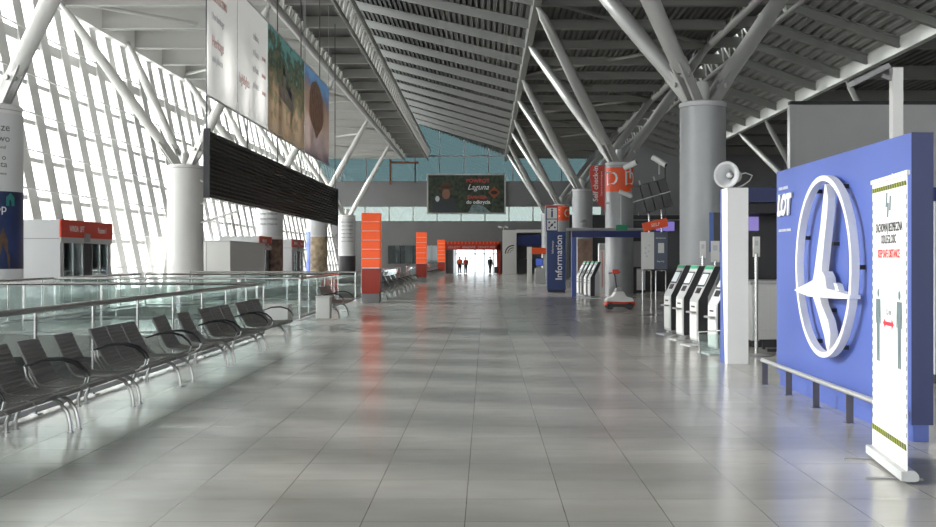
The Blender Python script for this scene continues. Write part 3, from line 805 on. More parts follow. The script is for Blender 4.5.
# ------------------------------------------------------------------ check-in kiosks
def make_kiosk():
    """screen toward -X, seen from its narrow flank and front"""
    t = bpy.data.objects.new('check_in_kiosk', None); C.objects.link(t)
    # side profile in (x, z): front (screen side) at -x
    prof = [(-.14,.10),(-.14,.83),(-.10,.90),(.18,1.46),(.30,1.44),(.20,1.12),(.24,.92),(.24,.10)]
    f = lambda u, v, d: (u, d, v)
    MB().prism(prof, f, -.21, .21).build('body', M_lgrey, t, bevel=.006)
    front = [(-.145,.10),(-.145,.83),(-.105,.905),(.175,1.465),(.20,1.455),(-.08,.89),(-.115,.82),(-.115,.10)]
    MB().prism([(-.13,.10),(-.13,.83),(-.09,.90),(.185,1.45),(.305,1.445),(.16,1.12),(.05,.90),(.04,.10)], f, -.214, .214).build('side_shell', M_dark, t)
    def fp(a, b, m_, nm, w, off=.004, par=None):
        """panel lying on the sloping face between distances a..b from its foot"""
        A = Vector((-.10,.90)); B = Vector((.18,1.46)); d = (B-A).normalized(); n = Vector((-d.y, d.x))
        p = A+d*a; q = A+d*b
        pl = [tuple(p+n*.001), tuple(q+n*.001), tuple(q+n*off), tuple(p+n*off)]
        return MB().prism(pl, f, -w/2, w/2).build(nm, m_, par or t)
    fp(.55,.61,M_green,'green_header',.40,.012); s = fp(.20,.48,M_black,'screen',.36,.008); fp(.23,.45,mat('kiosk_display',(.55,.6,.62),.25,emit=(.8,.85,.9),es=.35),'display',.30,.012,s)
    fp(.06,.17,M_black,'card_reader',.2,.014)
    box('front_panel', M_white, t, -.155, -.18, .14, -.141, .18, .80, bevel=.004)
    box('shelf', M_grey, t, -.24, -.15, .60, -.15, .15, .63); box('slot', M_black, t, -.16, -.09, .70, -.156, .09, .73)
    box('base', M_steel, t, -.1, -.2, .0, .22, .2, .1); box('foot_plate', M_lgrey, t, -.3, -.28, 0, .3, .28, .02)
    return t
k0 = make_kiosk()
klabs = ['self check-in kiosk farthest from the camera in the front group of four', 'self check-in kiosk second from the back in the front group',
         'self check-in kiosk third from the back in the front group', 'self check-in kiosk half hidden behind the white square pillar']
for i, y in enumerate((22.9, 21.45, 20.0, 18.35)):
    o = k0 if i == 0 else copy_tree(k0)
    o.location = (3.93, y, 0); o.rotation_euler = (0,0,R(9)); tag(o, klabs[i], 'check-in kiosk', 'kiosks of the front group')
klabs2 = ['self check-in kiosk nearest the camera in the far group by the totem', 'self check-in kiosk second nearest in the far group by the totem',
          'self check-in kiosk third nearest in the far group by the totem', 'self check-in kiosk closest to the information totem']
for i, y in enumerate((43.4, 44.5, 45.6, 46.7)):
    o = copy_tree(k0); o.location = (4.22-.06*i, y, 0); o.rotation_euler = (0,0,R(8)); tag(o, klabs2[i], 'check-in kiosk', 'kiosks of the far group')
t = thing('barrier_hoop', 'low steel hoop stand in front of the half hidden kiosk', 'barrier', (3.62, 17.35, 0))
m = MB(); m.tube([(-.2,.1,0),(-.24,.1,.42),(.1,-.1,.46),(.2,-.1,0)], .018, 8); m.build('hoop', M_steel, t, smooth=True)
MB().prism([(-.2,.06),(-.22,.38),(.1,.40),(.18,.06)], lambda u, v, d: (u, .1-(u+.2)*.5+d, v), 0, .01).build('plate', G_rail, t)

# ------------------------------------------------------------------ white square pillar with horn
t = thing('square_pillar', 'white square pillar with a blue edge standing in front of the kiosks', 'pillar', (3.79, 16.7, 0))
box('body', M_whitetxt, t, -.155, -.2, .0, .165, .25, 2.66, bevel=.006)
MB().prism([(.25,.005),(.25,2.655),(.19,2.655),(.12,1.2),(-.03,.005)], lambda u, v, d: (-.156-d, u, v), 0, .008).build('blue_face', M_blue, t)
t = thing('horn_speaker', 'grey horn loudspeaker standing on the white square pillar', 'loudspeaker', (3.72, 16.62, 2.66))
ax = Vector((-.55,-.82,0)).normalized()
def along(o, d, prof, n=28, closed=False):
    m = MB(); m.tube([o+d*p[1] for p in prof], [p[0] for p in prof], n, caps=closed); return m
o0 = Vector((.02,.02,.19))
h = along(o0, ax, [(.05,-.02),(.055,.04),(.075,.1),(.115,.16),(.165,.205),(.195,.225)]).build('horn', M_lgrey, t, smooth=True)
h.modifiers.new('s','SOLIDIFY').thickness = .008
MB().tube([o0+ax*.225+ax.cross(Vector((0,0,1)))*(.195*cos(a))+Vector((0,0,.195*sin(a))) for a in [2*PI*k/28 for k in range(29)]], .008, 6).build('rim', M_lgrey, t, smooth=True)
along(o0, ax, [(.001,.17),(.03,.16),(.04,.13),(.04,.05),(.03,.0)], 14, True).build('nozzle', M_whitetxt, t, smooth=True)
along(o0, ax, [(.085,-.02),(.095,-.04),(.095,-.16),(.08,-.19)], 20, True).build('driver', M_lgrey, t, smooth=True)
MB().tube([(.12,.1,.2),(.24,.1,.24),(.34,.08,.2),(.3,.08,.12),(.17,.06,.03),(.1,.05,.01)], .012, 6).build('cable_pipe', M_lgrey, t, smooth=True)
MB().box(-.06,-.05,0,.14,.12,.012).tube([(.02,.02,.01),(.02,.02,.12)], .02, 8).build('mount', M_grey, t)

# ------------------------------------------------------------------ blue emblem panel
PX = 3.69
t = thing('blue_panel_wall', 'large blue freestanding panel with raised white ring and bird emblem', 'display wall', (PX, 9.5, 0))
PL = 4.4
box('board', M_blue, t, 0, 0, .15, .19, PL, 2.69, bevel=.004)
box('shaded_end', M_navy if False else mat('panel_blue_shade', (.015,.028,.12), .45), t, .0, -.006, .15, .19, 0, 2.69)  # end face in a darker blue, its shade put into the colour
box('plinth', M_blue, t, .03, .02, 0, .16, PL-.05, .15)
ys0 = 11.6-9.5; zc = 1.51
em = MB(); n = 72; RO, RI = .962, .905; x0_, x1_ = -.14, -.06
vs = []
for k in range(n):
    a = 2*PI*k/n
    for (r_, x_) in ((RO,x0_),(RO,x1_),(RI,x1_),(RI,x0_)): vs.append((x_, ys0+r_*cos(a), zc+r_*sin(a)))
em.add(vs, [(4*k+j, 4*k+(j+1)%4, 4*((k+1)%n)+(j+1)%4, 4*((k+1)%n)+j) for k in range(n) for j in range(4)])
em.build('emblem_ring', M_whitetxt, t, bevel=0)
def fe(u, v, d): return (-.06-d, ys0-u*1.03, zc+(v-1.52)*1.03)     # u to the right as seen from the hall
def smooth_poly(P, it=2):
    for _ in range(it):
        Q = []
        for i in range(len(P)):
            a, b = Vector(P[i]), Vector(P[(i+1) % len(P)])
            Q += [tuple(a*.8+b*.2), tuple(a*.2+b*.8)]
        P = Q
    return P
bird = MB()
bird.prism([(.12,2.36),(.17,2.34),(.22,2.22),(.20,2.08),(-.02,1.40),(-.08,1.26),(-.36,1.26),(-.24,1.45),(-.02,1.95)], fe, .0, .08)
bird.prism([(-.30,1.22),(-.06,1.22),(.02,1.12),(.22,.98),(.30,.86),(.26,.68),(.20,.66),(.10,.82),(-.12,1.05)], fe, 0, .08)
bird.build('emblem_wing', M_whitetxt, t)
bd = MB()
bd.prism([(-.92,1.25),(-.3,1.36),(-.12,1.40),(-.02,1.47),(.10,1.47),(.19,1.41),(.24,1.30),(.93,1.255),(.93,1.22),(.3,1.205),(-.4,1.20)], fe, -.01, .10)
bd.prism([(.30,1.24),(.50,1.24),(.50,1.29),(.44,1.35),(.34,1.36),(.40,1.30)], fe, 0, .06)
bd.build('emblem_body', M_whitetxt, t)
for a in (20, 62, 118, 180, 242, 298, 340):
    r_ = .93; y_ = ys0+r_*cos(R(a)); z_ = zc+r_*sin(R(a))
    MB().box(-.06, y_-.03, z_-.022, 0, y_+.03, z_+.022).build('standoff', M_black, t)
for (u, v) in ((.13,1.75),(.05,1.05)): MB().box(-.06, ys0-u-.04, v-.02, 0, ys0-u+.04, v+.02).build('standoff', M_black, t)
fl = lambda yy, zz: (lambda u, v, d: (-.012-d, yy-u, zz+v))
text('lettering', 'LOT', M_whitetxt, t, .34, fl(PL-.42, 2.24), depth=.02, shear=.25, bold=.018, sx=.85)
text('small_lettering', 'POLISH AIRLINES', M_whitetxt, t, .055, fl(PL-.36, 2.46)); text('small_lettering', 'A STAR ALLIANCE MEMBER', M_whitetxt, t, .045, fl(PL-.42, 1.94))

# low rail in front of the panel
t = thing('guard_rail', 'low steel rail on dark posts along the foot of the blue panel', 'rail', (3.52, 9.9, 0))
MB().tube([(0,-.6,.30),(0,4.05,.30)], .026, 12).build('rail', mat('satin_rail', (.6,.6,.6), .35, .5), t, smooth=True)
for y in (3.92, 2.83, 1.78, .7, -.3):
    p = box('post', mat('dark_steel', (.16,.15,.15), .4, .7), t, -.035, y-.01, 0, .035, y+.01, .28); box('base_plate', M_steel, p, -.05, y-.05, 0, .05, y+.05, .008)

# ------------------------------------------------------------------ roll-up banner
A = Vector((2.99, 7.75)); B = Vector((3.13, 8.88)); d2 = (B-A).normalized(); L = (B-A).length
ang = math.atan2(d2.y, d2.x)
t = thing('rollup_banner', 'white roll-up banner about keeping distance, in front of the blue panel', 'banner', (A.x, A.y, 0), ang)
# local: +x along banner (away from camera), +y toward the hall (viewer side)
M_ban = mat('banner_white', (.80,.80,.78), .5)
box('print', M_ban, t, .03, -.003, .085, L-.03, .003, 2.2)
c_ = MB(); c_.prism(smooth_poly([(-.07,.015),(.035,.015),(.045,.05),(.02,.085),(-.045,.095),(-.075,.06)], 1), lambda u, v, d: (d, u, v), 0, L); c_.build('cassette', M_lgrey, t)
box('cassette_face', M_lgrey, t, .0, .02, .018, L, .05, .088, bevel=.005)
box('top_bar', M_white, t, .0, -.012, 2.19, L, .012, 2.225, bevel=.004); MB().tube([(L/2,-.03,.1),(L/2,-.03,2.24)], .01, 8).build('support_pole', M_steel, t)
for x in (.16, L-.2): MB().box(x-.015, -.14, 0, x+.015, .26, .012).build('foot', M_grey, t)
fbn = lambda x, z: (lambda u, v, d: (x-u, .0035+d, z+v))
def stripes(z0_, z1_, n_, nm):
    m1 = MB(); m2 = MB(); w_ = (L-.08)/n_
    for k in range(n_):
        mm = m1 if k % 2 else m2
        x_ = .04+k*w_; mm.prism([(x_,z0_),(x_+w_,z0_),(x_+w_+.02,z1_),(x_+.02,z1_)], lambda u, v, d: (min(u, L-.035), .0035+d, v), 0, .002)
    a_ = m1.build(nm, M_yel, t); m2.build('dark_dashes', M_black, a_)
stripes(2.12, 2.155, 30, 'tape_print'); stripes(.225, .27, 30, 'tape_print')
m = MB()
for k in range(26):
    z_ = .32+k*.068
    for xx in (.036, L-.052): m.box(xx, .0035, z_, xx+.016, .0055, z_+.035)
m.build('edge_dashes', M_fig, t)
xc = L/2
def bt(s, z, sz, m_, sx=.9): text('printed_text', s, m_, t, sz, fbn(xc, z), depth=.002, sx=sx, bold=.002)
bt('ZACHOWAJ BEZPIECZNA', 1.83, .092, M_greytxt, .78); bt('ODLEGLOSC', 1.74, .092, M_greytxt); bt('KEEP SAFE DISTANCE', 1.63, .088, M_redtxt, .82)
m = MB()
for (u, v) in ((-.06,.05),(-.02,-.03),(.05,.02)):
    m.prism([(u-.03,v-.06),(u+.015,v-.06),(u+.03,v+.05),(u-.01,v+.05)], fbn(xc, 2.0), 0, .002)
m.build('small_symbol', M_fig, t)
for x_ in (-.33, .33):
    _f = fbn(xc+x_, 0); f = lambda u, v, d, _f=_f: _f(u*.8, .79+(v-.52)*.74, d)
    m = MB(); m.prism(ell(0, 1.245, .038, .045), f, 0, .002)
    m.prism([(-.09,1.18),(.09,1.18),(.105,.92),(.085,.92),(.07,1.1),(.06,.85),(.055,.52),(.01,.52),(0,.85),(-.01,.52),(-.055,.52),(-.06,.85),(-.07,1.1),(-.085,.92),(-.105,.92)], f, 0, .002)
    m.build('figure_print', M_fig, t)
m = MB(); m.prism([(-.17,.93),(-.1,.97),(-.1,.945),(.1,.945),(.1,.97),(.17,.93),(.1,.89),(.1,.915),(-.1,.915),(-.1,.89)], fbn(xc,.17), 0, .002); m.build('arrow_print', mat('arrow_red', (.7,.02,.05), .5), t)
text('printed_text', '1,5 m', M_fig, t, .07, fbn(xc, 1.19), depth=.002)

# ------------------------------------------------------------------ lamp/camera pole behind panel
t = thing('flood_pole', 'white square pole with a tilted grey head rising behind the blue panel', 'pole', (5.62, 15.0, 0))
box('pole', M_white, t, -.07, -.07, 0, .07, .07, 4.2)
m = MB(); m.bar((-.62,0,3.98), (-.14,0,4.22), .3, .07); m.build('head', M_grey, t); MB().bar((-.2,0,4.1),(-.06,0,4.05), .05, .05).build('arm', M_grey, t)

# grey partition high behind
t = thing('partition_box', 'tall plain grey partition wall with dark top edge behind the blue panel', 'partition', (12.5, 45, 0))
box('panel', mat('partition_grey', (.56,.56,.57), .55, noise=.03, nscale=1), t, .2, 0, 0, 9.5, .3, 7.9)
box('top_trim', M_dark, t, 0.0, -.02, 7.9, 9.5, .32, 8.05); box('corner_post', M_lgrey, t, -.02, -.05, 0, .2, .35, 7.9)

# ------------------------------------------------------------------ check-in gates and counters
t = thing('check_in_gate', 'navy overhead beam of the near check-in island, behind the horn pillar', 'gantry', (6.9, 31, 0))
box('beam', M_fascia, t, 0, 0, 3.18, 9.0, .5, 3.6)
for x in (.3, 4.4, 8.4): box('post', M_dark, t, x, .1, 0, x+.2, .4, 3.18)
box('soffit_box', M_dark, t, .5, .5, 2.9, 8.8, 2.5, 3.5)
t = thing('check_in_gate', 'navy overhead beam with blue post, over the far kiosks', 'gantry', (3.55, 45.3, 0))
box('beam', M_fascia, t, 0, 0, 2.46, 6.6, .4, 2.72); box('post', M_blue, t, 0.0, .05, 0, .2, .35, 2.46); box('post', M_dark, t, 6.3, .05, 0, 6.5, .35, 2.46)
MB().tube([(-.2,.3,2.79),(3.0,.3,2.79)], .06, 8).build('pipe', M_lgrey, t)
t = thing('dome_camera', 'round grey camera on the pipe above the far kiosks', 'camera', (4.05, 45.2, 2.88))
MB().lathe(0, 0, [(.1,0),(.16,.06),(.18,.16),(.12,.26),(.03,.3)], 18).build('dome', M_grey, t, smooth=True)
def partition(label, x0, y0, x1, y1, h):
    t = thing('back_partition', label, 'partition', (x0, y0, 0)); box('panel', M_dark, t, 0, 0, 0, x1-x0, y1-y0, h); box('cap', M_grey, t, -.02, -.02, h, x1-x0+.02, y1-y0+.02, h+.05); return t
partition('dark back partition of the near check-in island', 7.3, 34, 12.2, 34.4, 3.0)
partition('dark back partition of the far check-in island', 6.9, 52.5, 17, 52.9, 3.4)
partition('dark partition behind the service stand and totem', 5.2, 92, 20, 92.4, 5.2)
def counter(label, x, y, n, w, h=1.15):
    t = thing('check_in_counter', label, 'counter', (x, y, 0))
    box('body', M_white, t, 0, 0, .12, n*w, .7, h-.05, bevel=.01); box('plinth', M_dark, t, .02, .03, 0, n*w-.02, .68, .12); box('worktop', M_lgrey, t, -.03, -.05, h-.05, n*w+.03, .75, h)
    for k in range(n):
        box('front_panel', M_white, t, k*w+.08, -.012, .3, (k+1)*w-.08, 0, h-.2, bevel=.004)
    return t
counter('long white check-in counter right behind the square pillar', 4.75, 19.6, 4, 1.1, 1.18)
counter('white check-in counter in the far island by the small vehicle', 5.15, 50.5, 4, .55, 1.1)
counter('low white check-in desk between near island and grey column', 7.0, 30.0, 3, 1.2, 1.0)
for (x, y, z, lb) in ((8.02, 32.9, 2.42, 'purple-lit monitor hanging under the near navy beam'), (8.1, 49.5, 2.72, 'purple-lit monitor hanging in the far check-in island')):
    t = thing('monitor', lb, 'monitor', (x, y, z)); w_ = .17 if z < 2.6 else .42
    box('housing', M_black, t, -w_-.04, 0, -.04, w_+.04, .08, .46 if z < 2.6 else .56); box('screen', M_purple, t, -w_, -.005, 0, w_, -.001, .42 if z < 2.6 else .52)
    MB().tube([(0,.04,.45),(0,.04,(.47 if z<2.6 else 3.0))], .03, 6).build('hanger', M_dark, t)
# white cabinet behind the blue panel at the right edge
t = thing('storage_cabinet', 'tall pale cabinet at the right edge behind the blue panel', 'cabinet', (5.55, 13.9, 0))
box('body', M_lgrey, t, .15, 0, .12, 2.2, .6, 2.32); box('plinth', M_black, t, .17, .03, 0, 2.18, .58, .12); box('seam', M_grey, t, .16, -.003, 1.5, 2.19, -.001, 1.51)
# tall white cabinet with red stripes by the far counter
t = thing('luggage_sizer', 'tall white cabinet with red stripes behind the far kiosks', 'cabinet', (5.02, 48.6, 0))
box('body', M_white, t, 0, 0, 0, .52, .5, 2.25, bevel=.01)
for x in (.12,.27,.4): box('stripe', M_red, t, x, -.006, .3, x+.03, -.001, 1.9)
box('top_panel', M_lgrey, t, .02, -.008, 1.95, .5, -.001, 2.2)
t = thing('photo_panel', 'brown printed panel standing between the blue post and the white cabinet', 'panel', (4.35, 52, 0))
box('panel', mat('brown_print', (.30,.20,.15), .6, noise=.4, nscale=2), t, 0, 0, .3, .7, .06, 2.5); box('foot', M_grey, t, .1, -.1, 0, .6, .16, .3)
t = thing('grey_screen_box', 'grey box cabinet in the far island right of the striped cabinet', 'cabinet', (6.35, 49.3, 0))
box('body', M_grey, t, 0, 0, 1.2, .75, .5, 2.35); box('stand', M_dark, t, .3, .15, 0, .45, .35, 1.2)

# poles with paper signs
def pole_sign(label, x, y, z0_, z1_, w_, m_, post_h=None):
    t = thing('pole_sign', label, 'sign', (x, y, 0))
    MB().tube([(0,0,.02),(0,0,z0_+.05)], .03, 10).build('pole', M_steel, t, smooth=True)
    MB().lathe(0, 0, [(.24,0),(.24,.015),(.05,.04)], 24).build('base', M_grey, t, smooth=True)
    s_ = box('sign_plate', m_, t, -w_/2, -.015, z0_, w_/2, .015, z1_); 
    box('print', M_palegrey, s_, -w_/4, -.018, z0_+(z1_-z0_)*.55, w_/4, -.0155, z0_+(z1_-z0_)*.8)
    return t
pole_sign('white sign on a thin pole right of the square pillar', 4.42, 17.9, 1.62, 1.95, .11, M_white)
pole_sign('white sign on a pole behind the second front kiosk', 4.85, 24.5, 1.60, 1.98, .13, M_white)
pole_sign('white sign on a pole just left of the square pillar', 5.38, 25.7, 1.50, 2.0, .2, M_white)
t = thing('belt_barrier', 'dark low belt barrier foot bars beside the thin sign pole', 'barrier', (5.6, 18.7, 0))
m = MB(); m.box(-.8,-.03,.0,.6,.03,.05); m.box(-.8,.5,.12,.7,.54,.17); m.box(-.75,.5,0,-.7,.54,.17); m.box(.6,.5,0,.65,.54,.17); m.build('bars', M_dark, t)
t = thing('info_screen', 'slim black and blue screen panel mounted above the paper signs by the grey column', 'screen', (5.62, 26.9, 0))
box('panel', M_black, t, -.02, 0, 1.75, .2, .05, 2.72); box('blue_print', mat('blue_print', (.05,.12,.4), .4), t, -.13, 0, 1.75, -.025, .05, 2.72); MB().tube([(.05,.03,0),(.05,.03,1.75)], .03, 8).build('pole', M_grey, t)

# ------------------------------------------------------------------ flight monitor mast (seen from its side/back)
t = thing('monitor_mast', 'steel mast with an orange sign and white and slate notice panel on tube legs', 'notice stand', (5.1, 33, 0))
for x in (-.02, .36): MB().tube([(x-.15,.1,1.2),(x-.15,.1,3.35)], .03, 8).build('mast', M_steel, t)
for (a, b) in ((-.38,-.12),(0.02,.32)):
    MB().tube([(a,0,0),(a,0,1.2),(a+.04,0,1.24),(b-.04,0,1.24),(b,0,1.2),(b,0,0)], .022, 8).build('tube_leg', M_steel, t, smooth=True)
box('notice_panel', M_white, t, -.42, -.03, 1.26, -.04, .05, 2.38); sl = box('slate_panel', mat('slate_blue', (.10,.12,.17), .4), t, -.04, -.035, 1.26, .36, .05, 2.38)
box('white_label', M_white, sl, .08, -.04, 1.75, .26, -.036, 2.05); text('printed_text', 'Self check-in', M_whitetxt, sl, .06, facing(.16, -.037, 2.2)); text('printed_text', 'Bag drop', M_whitetxt, sl, .06, facing(.16, -.037, 1.5))
m = MB()
for (x, z) in ((-.3,1.9),(-.2,1.8),(-.26,1.65),(-.18,1.98),(-.3,1.75)): m.prism(ell(x, z, .03, .03, 8), lambda u, v, d: (u, -.031-d, v), 0, .003)
m.build('symbols', M_palegrey, t)
box('side_cabinet', M_dark, t, .37, .0, 1.26, .75, .5, 2.4)
og = MB(); og.bar((-.38,-.02,2.52),(.36,-.02,2.68), .06, .26); og = og.build('orange_sign', M_orange, t)
text('lettering', 'SELF', M_whitetxt, og, .14, lambda u, v, d: (u+.0, -.052-d, 2.6+v+u*.2))
t = thing('monitor_bank', 'tilted bank of black monitors high above the notice stand', 'monitors', (4.98, 32.7, 3.25))
Mx = Matrix.Rotation(R(-16), 4, 'Y')
def tl(x, y, z): v = Mx @ Vector((x, y, z)); return v
for r_ in range(2):
    for q in range(4):
        m = MB(); x = -.52+q*.27; z = -.25+r_*.44
        vs = [tl(a, b, c) for a, b, c in ((x,-.1,z),(x+.25,-.14,z),(x+.25,.05,z),(x,.05,z),(x,-.1,z+.42),(x+.25,-.14,z+.42),(x+.25,.05,z+.42),(x,.05,z+.42))]
        m.add(vs, [(0,3,2,1),(4,5,6,7),(0,1,5,4),(1,2,6,5),(2,3,7,6),(3,0,4,7)])
        m.build('monitor', M_black, t, bevel=.012)
m = MB(); m.bar(tl(-.55,.0,.18), tl(.58,.0,.18), .3, .03); m.bar(tl(-.2,.08,-.2), tl(-.2,.08,.75), .04, .04); m.bar(tl(.25,.08,-.2), tl(.25,.08,.75), .04, .04); m.build('rack', M_lgrey, t)
for (x, z, lb, rz, L_) in ((4.35, 4.28, 'white bullet camera over the left end of the tilted monitors', -25, .42), (5.22, 4.4, 'white bullet camera over the right end of the tilted monitors', 35, .5)):
    t = thing('security_camera', lb, 'camera', (x, 33, z-.3))
    d = Vector((cos(R(rz)), -.5, -sin(R(rz)))).normalized(); o_ = Vector((0,0,.42))
    MB().tube([o_-d*L_/2, o_+d*L_/2], .085, 14).build('housing', M_white, t, smooth=True)
    MB().tube([o_+d*L_/2, o_+d*(L_/2+.01)], .06, 14).build('lens', M_black, t); MB().tube([(0,0,.02),(0,0,.38)], .025, 8).build('bracket', M_lgrey, t)
t = thing('security_camera', 'white camera on a thin mast with a green exit plate, before the D column', 'camera', (5.58, 45.2, 2.73))
MB().tube([(0,0,0),(0,0,1.5)], .03, 8).build('mast', M_lgrey, t); MB().tube([(-.08,0,1.62),(.42,-.15,1.4)], .09, 12).build('housing', M_white, t, smooth=True); box('green_plate', M_green, t, -.22, -.06, .02, .26, -.03, .24)

# ------------------------------------------------------------------ small white-red vehicle
t = thing('cleaning_machine', 'small white and red ride-on machine with black wheels by the kiosks', 'vehicle', (4.15, 34.2, 0))
bd = MB(); prof = [(-.44,.2),(-.40,.34),(-.22,.40),(-.12,.56),(.12,.58),(.2,.40),(.40,.36),(.46,.2)]
bd.prism(smooth_poly(prof, 2), lambda u, v, d: (u, d, v), -.28, .28); bd.build('body', M_white, t, bevel=.04)
MB().prism([(-.45,.12),(-.40,.26),(.1,.24),(.46,.26),(.48,.12)], lambda u, v, d: (u, d, v), -.3, .3).build('red_skirt', M_red, t, bevel=.02)
MB().prism([(-.14,.52),(-.10,.66),(.08,.68),(.14,.54)], lambda u, v, d: (u, d, v), -.2, .2).build('seat', M_grey, t, bevel=.03)
for (x, y) in ((-.3,-.26),(.3,-.26),(-.3,.26),(.3,.26)): 
    w_ = MB(); w_.tube([(x,y-.06,.11),(x,y+.06,.11)], .11, 18).build('wheel', M_black, t, smooth=True)
box('bumper', M_black, t, -.4, -.36, .08, .42, -.3, .18, bevel=.02)
m = MB(); m.tube([(-.05,.1,.6),(-.1,.15,1.0),(-.12,.16,1.12)], .02, 8); m.tube([(-.3,.16,1.12),(.06,.16,1.16)], .018, 8); m.build('handlebar', M_dark, t)
box('head_lamp', M_red, t, -.2, -.02, 1.1, 0, .1, 1.24, bevel=.02)

# ------------------------------------------------------------------ lamps on the high truss and linear lamp
for (x, y, z, lb) in ((-7.6, 62, 14.7, 'small white work light on the high roof truss, nearest of the truss lights'), (-7.6, 83, 14.6, 'small white work light on the high roof truss, farther of the truss lights'), (10.2, 41, 13.0, 'slim linear lamp under the right roof gutter')):
    t = thing('truss_lamp', lb, 'lamp', (x, y, z)); box('housing', M_grey, t, -.18, -.6, 0, .18, .6, .15); box('tube', M_tube, t, -.12, -.55, -.05, .12, .55, -.001)
    box('hanger', M_grey, t, -.02, -.02, .15, .02, .02, .8)
# rust-coloured frame at the end wall, left
t = thing('rusty_frame', 'rust-brown post and beam frame high at the left of the end wall', 'frame', (-9.9, YF-.6, 9.2))
m = MB(); m.box(-.1,0,0,.1,.3,2.6); m.box(0,0,2.2,2.9,.3,2.4); m.build('rusty_beam', mat('rust', (.20,.08,.04), .8, noise=.3, nscale=3), t); box('bar', M_dark, t, 2.5, 0, 0.2, 2.62, .3, 2.2)

# ------------------------------------------------------------------ people (far away)
def person(label, x, y, rz, top, leg, h=1.74, arm=0.0, stride=.0, extra=None):
    t = thing('person', label, 'person', (x, y, 0), rz)
    k = h/1.74
    V = [(0,0,.95),(0,0,1.12),(0,0,1.35),(0,0,1.46),(0,-.01,1.56),(0,-.01,1.66),
         (.1,0,.90),(.11,-stride,.5),(.11,-stride*.6,.09),(.11,-stride*.6-.14,.04),
         (-.1,0,.90),(-.11,stride,.5),(-.11,stride*1.3,.09),(-.11,stride*1.3-.14,.04),
         (.19,0,1.41),(.25,.02,1.14),(.25,-.10-arm,.92),(.25,-.13-arm,.84),
         (-.19,0,1.41),(-.25,.02,1.14),(-.25,-.10-arm,.92),(-.25,-.13-arm,.84)]
    E = [(0,1),(1,2),(2,3),(3,4),(4,5),(0,6),(6,7),(7,8),(8,9),(0,10),(10,11),(11,12),(12,13),(2,14),(14,15),(15,16),(16,17),(2,18),(18,19),(19,20),(20,21)]
    Rr = [.15,.15,.17,.06,.095,.085,.10,.065,.05,.045,.10,.065,.05,.045,.075,.05,.038,.04,.075,.05,.038,.04]
    me = bpy.data.meshes.new('body'); me.from_pydata([tuple(c*k for c in v) for v in V], E, []); me.materials.append(top)
    o = bpy.data.objects.new('body', me); C.objects.link(o); o.parent = t
    o.modifiers.new('skin', 'SKIN')
    me.attributes
    for i, sv in enumerate(me.skin_vertices[0].data if me.skin_vertices else []): sv.radius = (Rr[i]*k, Rr[i]*k*.8)
    if me.skin_vertices: me.skin_vertices[0].data[0].use_root = True
    ss = o.modifiers.new('sub', 'SUBSURF'); ss.levels = 1; ss.render_levels = 1
    return t
M_skin = mat('skin', (.45,.27,.2), .6)
def dress(t, topm, legm, hairm, h=1.74, stride=0, vest=None):
    k = h/1.74
    m = MB(); m.tube([(0,0,.86*k),(0,0,1.1*k),(0,0,1.38*k),(0,0,1.46*k)], [.17*k,.185*k,.20*k,.09*k], 14); m.build('jacket', topm, t, smooth=True)
    for s_, st in ((1,-1),(-1,1)):
        m = MB(); m.tube([(.1*s_*k,0,.92*k),(.11*s_*k,st*stride,.5*k),(.11*s_*k,st*stride*(.6 if s_>0 else 1.3),.1*k)], [.12*k,.085*k,.075*k], 10); m.build('trouser_leg', legm, t, smooth=True)
        m = MB(); m.tube([(.19*s_*k,0,1.42*k),(.25*s_*k,.02,1.14*k),(.25*s_*k,-.1,.92*k)], [.085*k,.065*k,.055*k], 10); m.build('sleeve', topm, t, smooth=True)
    m = MB(); m.tube([(0,.01,1.62*k),(0,.02,1.70*k),(0,.02,1.76*k)], [.11*k,.105*k,.05*k], 12); m.build('hair', hairm, t, smooth=True)
    if vest: 
        m = MB(); m.tube([(0,0,1.0*k),(0,0,1.2*k),(0,0,1.4*k)], [.2*k,.205*k,.2*k], 14); m.build('vest', vest, t, smooth=True)
M_vest = mat('vest_orange', (.9,.10,.03), .6)
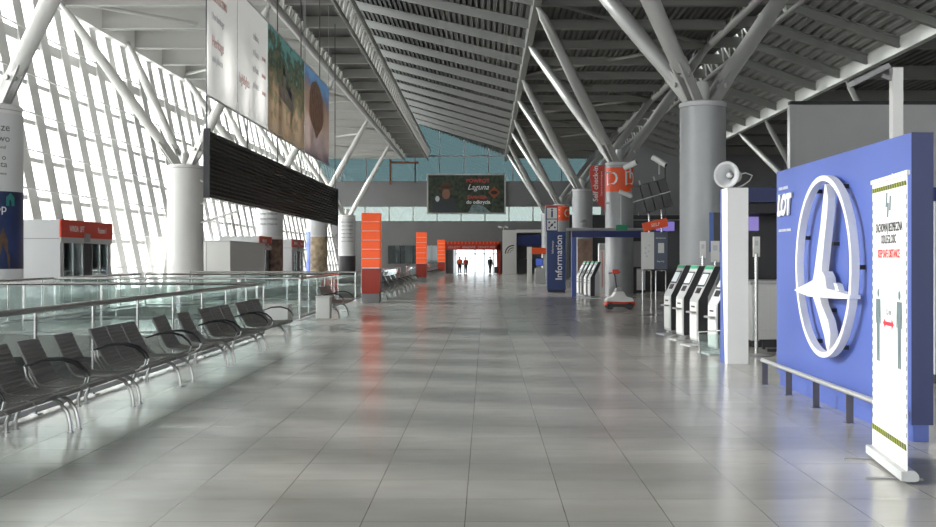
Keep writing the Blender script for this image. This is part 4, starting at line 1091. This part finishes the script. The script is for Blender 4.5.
for (lb, x, y, rz, h, vest) in (('person in an orange vest and dark trousers standing left before the passage', -2.65, 110.5, .4, 1.74, M_vest),
                          ('person in an orange vest standing just right of the first vest wearer', -2.05, 110.8, -.5, 1.68, M_vest)):
    t = person(lb, x, y, rz, M_skin, M_black, h, .0); dress(t, M_dark, M_black, M_dark, h, 0, vest)
t = person('person dressed in black walking in front of the bright passage', .42, 110.4, 2.6, M_skin, M_black, 1.76, .0, .12); dress(t, M_black, M_black, M_black, 1.76, .12)
t = thing('suitcase', 'dark upright suitcase beside the person in black', 'suitcase', (1.05, 110.5, 0))
box('shell', M_black, t, -.2, -.13, .06, .2, .13, .72, bevel=.03); MB().tube([(-.1,.1,.7),(-.1,.1,1.05),(.1,.1,1.05),(.1,.1,.7)], .012, 6).build('handle', M_grey, t)
for x in (-.15,.15): MB().tube([(x-.02,-.08,.03),(x+.02,-.08,.03)], .03, 8).build('wheel', M_black, t)

# ------------------------------------------------------------------ light
w = bpy.data.worlds.new('sky'); S.world = w; w.use_nodes = True
bg = w.node_tree.nodes['Background']; bg.inputs['Color'].default_value = (1.0,.99,.975,1); bg.inputs['Strength'].default_value = 8.0
su = bpy.data.lights.new('sun', 'SUN'); su.energy = 8.0; su.angle = R(5); su.color = (1,.96,.9)
so = bpy.data.objects.new('sun', su); C.objects.link(so)
dirv = Vector((1, -.33, -.42)).normalized()
so.rotation_euler = dirv.to_track_quat('-Z', 'Y').to_euler(); so.location = (-60, 30, 40)

# ------------------------------------------------------------------ camera
cam = bpy.data.cameras.new('camera'); cam.sensor_width = 36; cam.lens = 1095*36/936
cam.shift_x = -18/936; cam.shift_y = -5.5/936; cam.clip_end = 2000; cam.clip_start = .05
co = bpy.data.objects.new('camera', cam); C.objects.link(co); co.location = (0, 0, 1.6); co.rotation_euler = (R(90), 0, 0)
S.camera = co
S.view_settings.view_transform = 'Standard'; S.view_settings.look = 'None'; S.view_settings.gamma = 1
S.view_settings.use_curve_mapping = False; S.view_settings.exposure = 0.17
try: S.cycles.transparent_max_bounces = 24
except Exception: pass
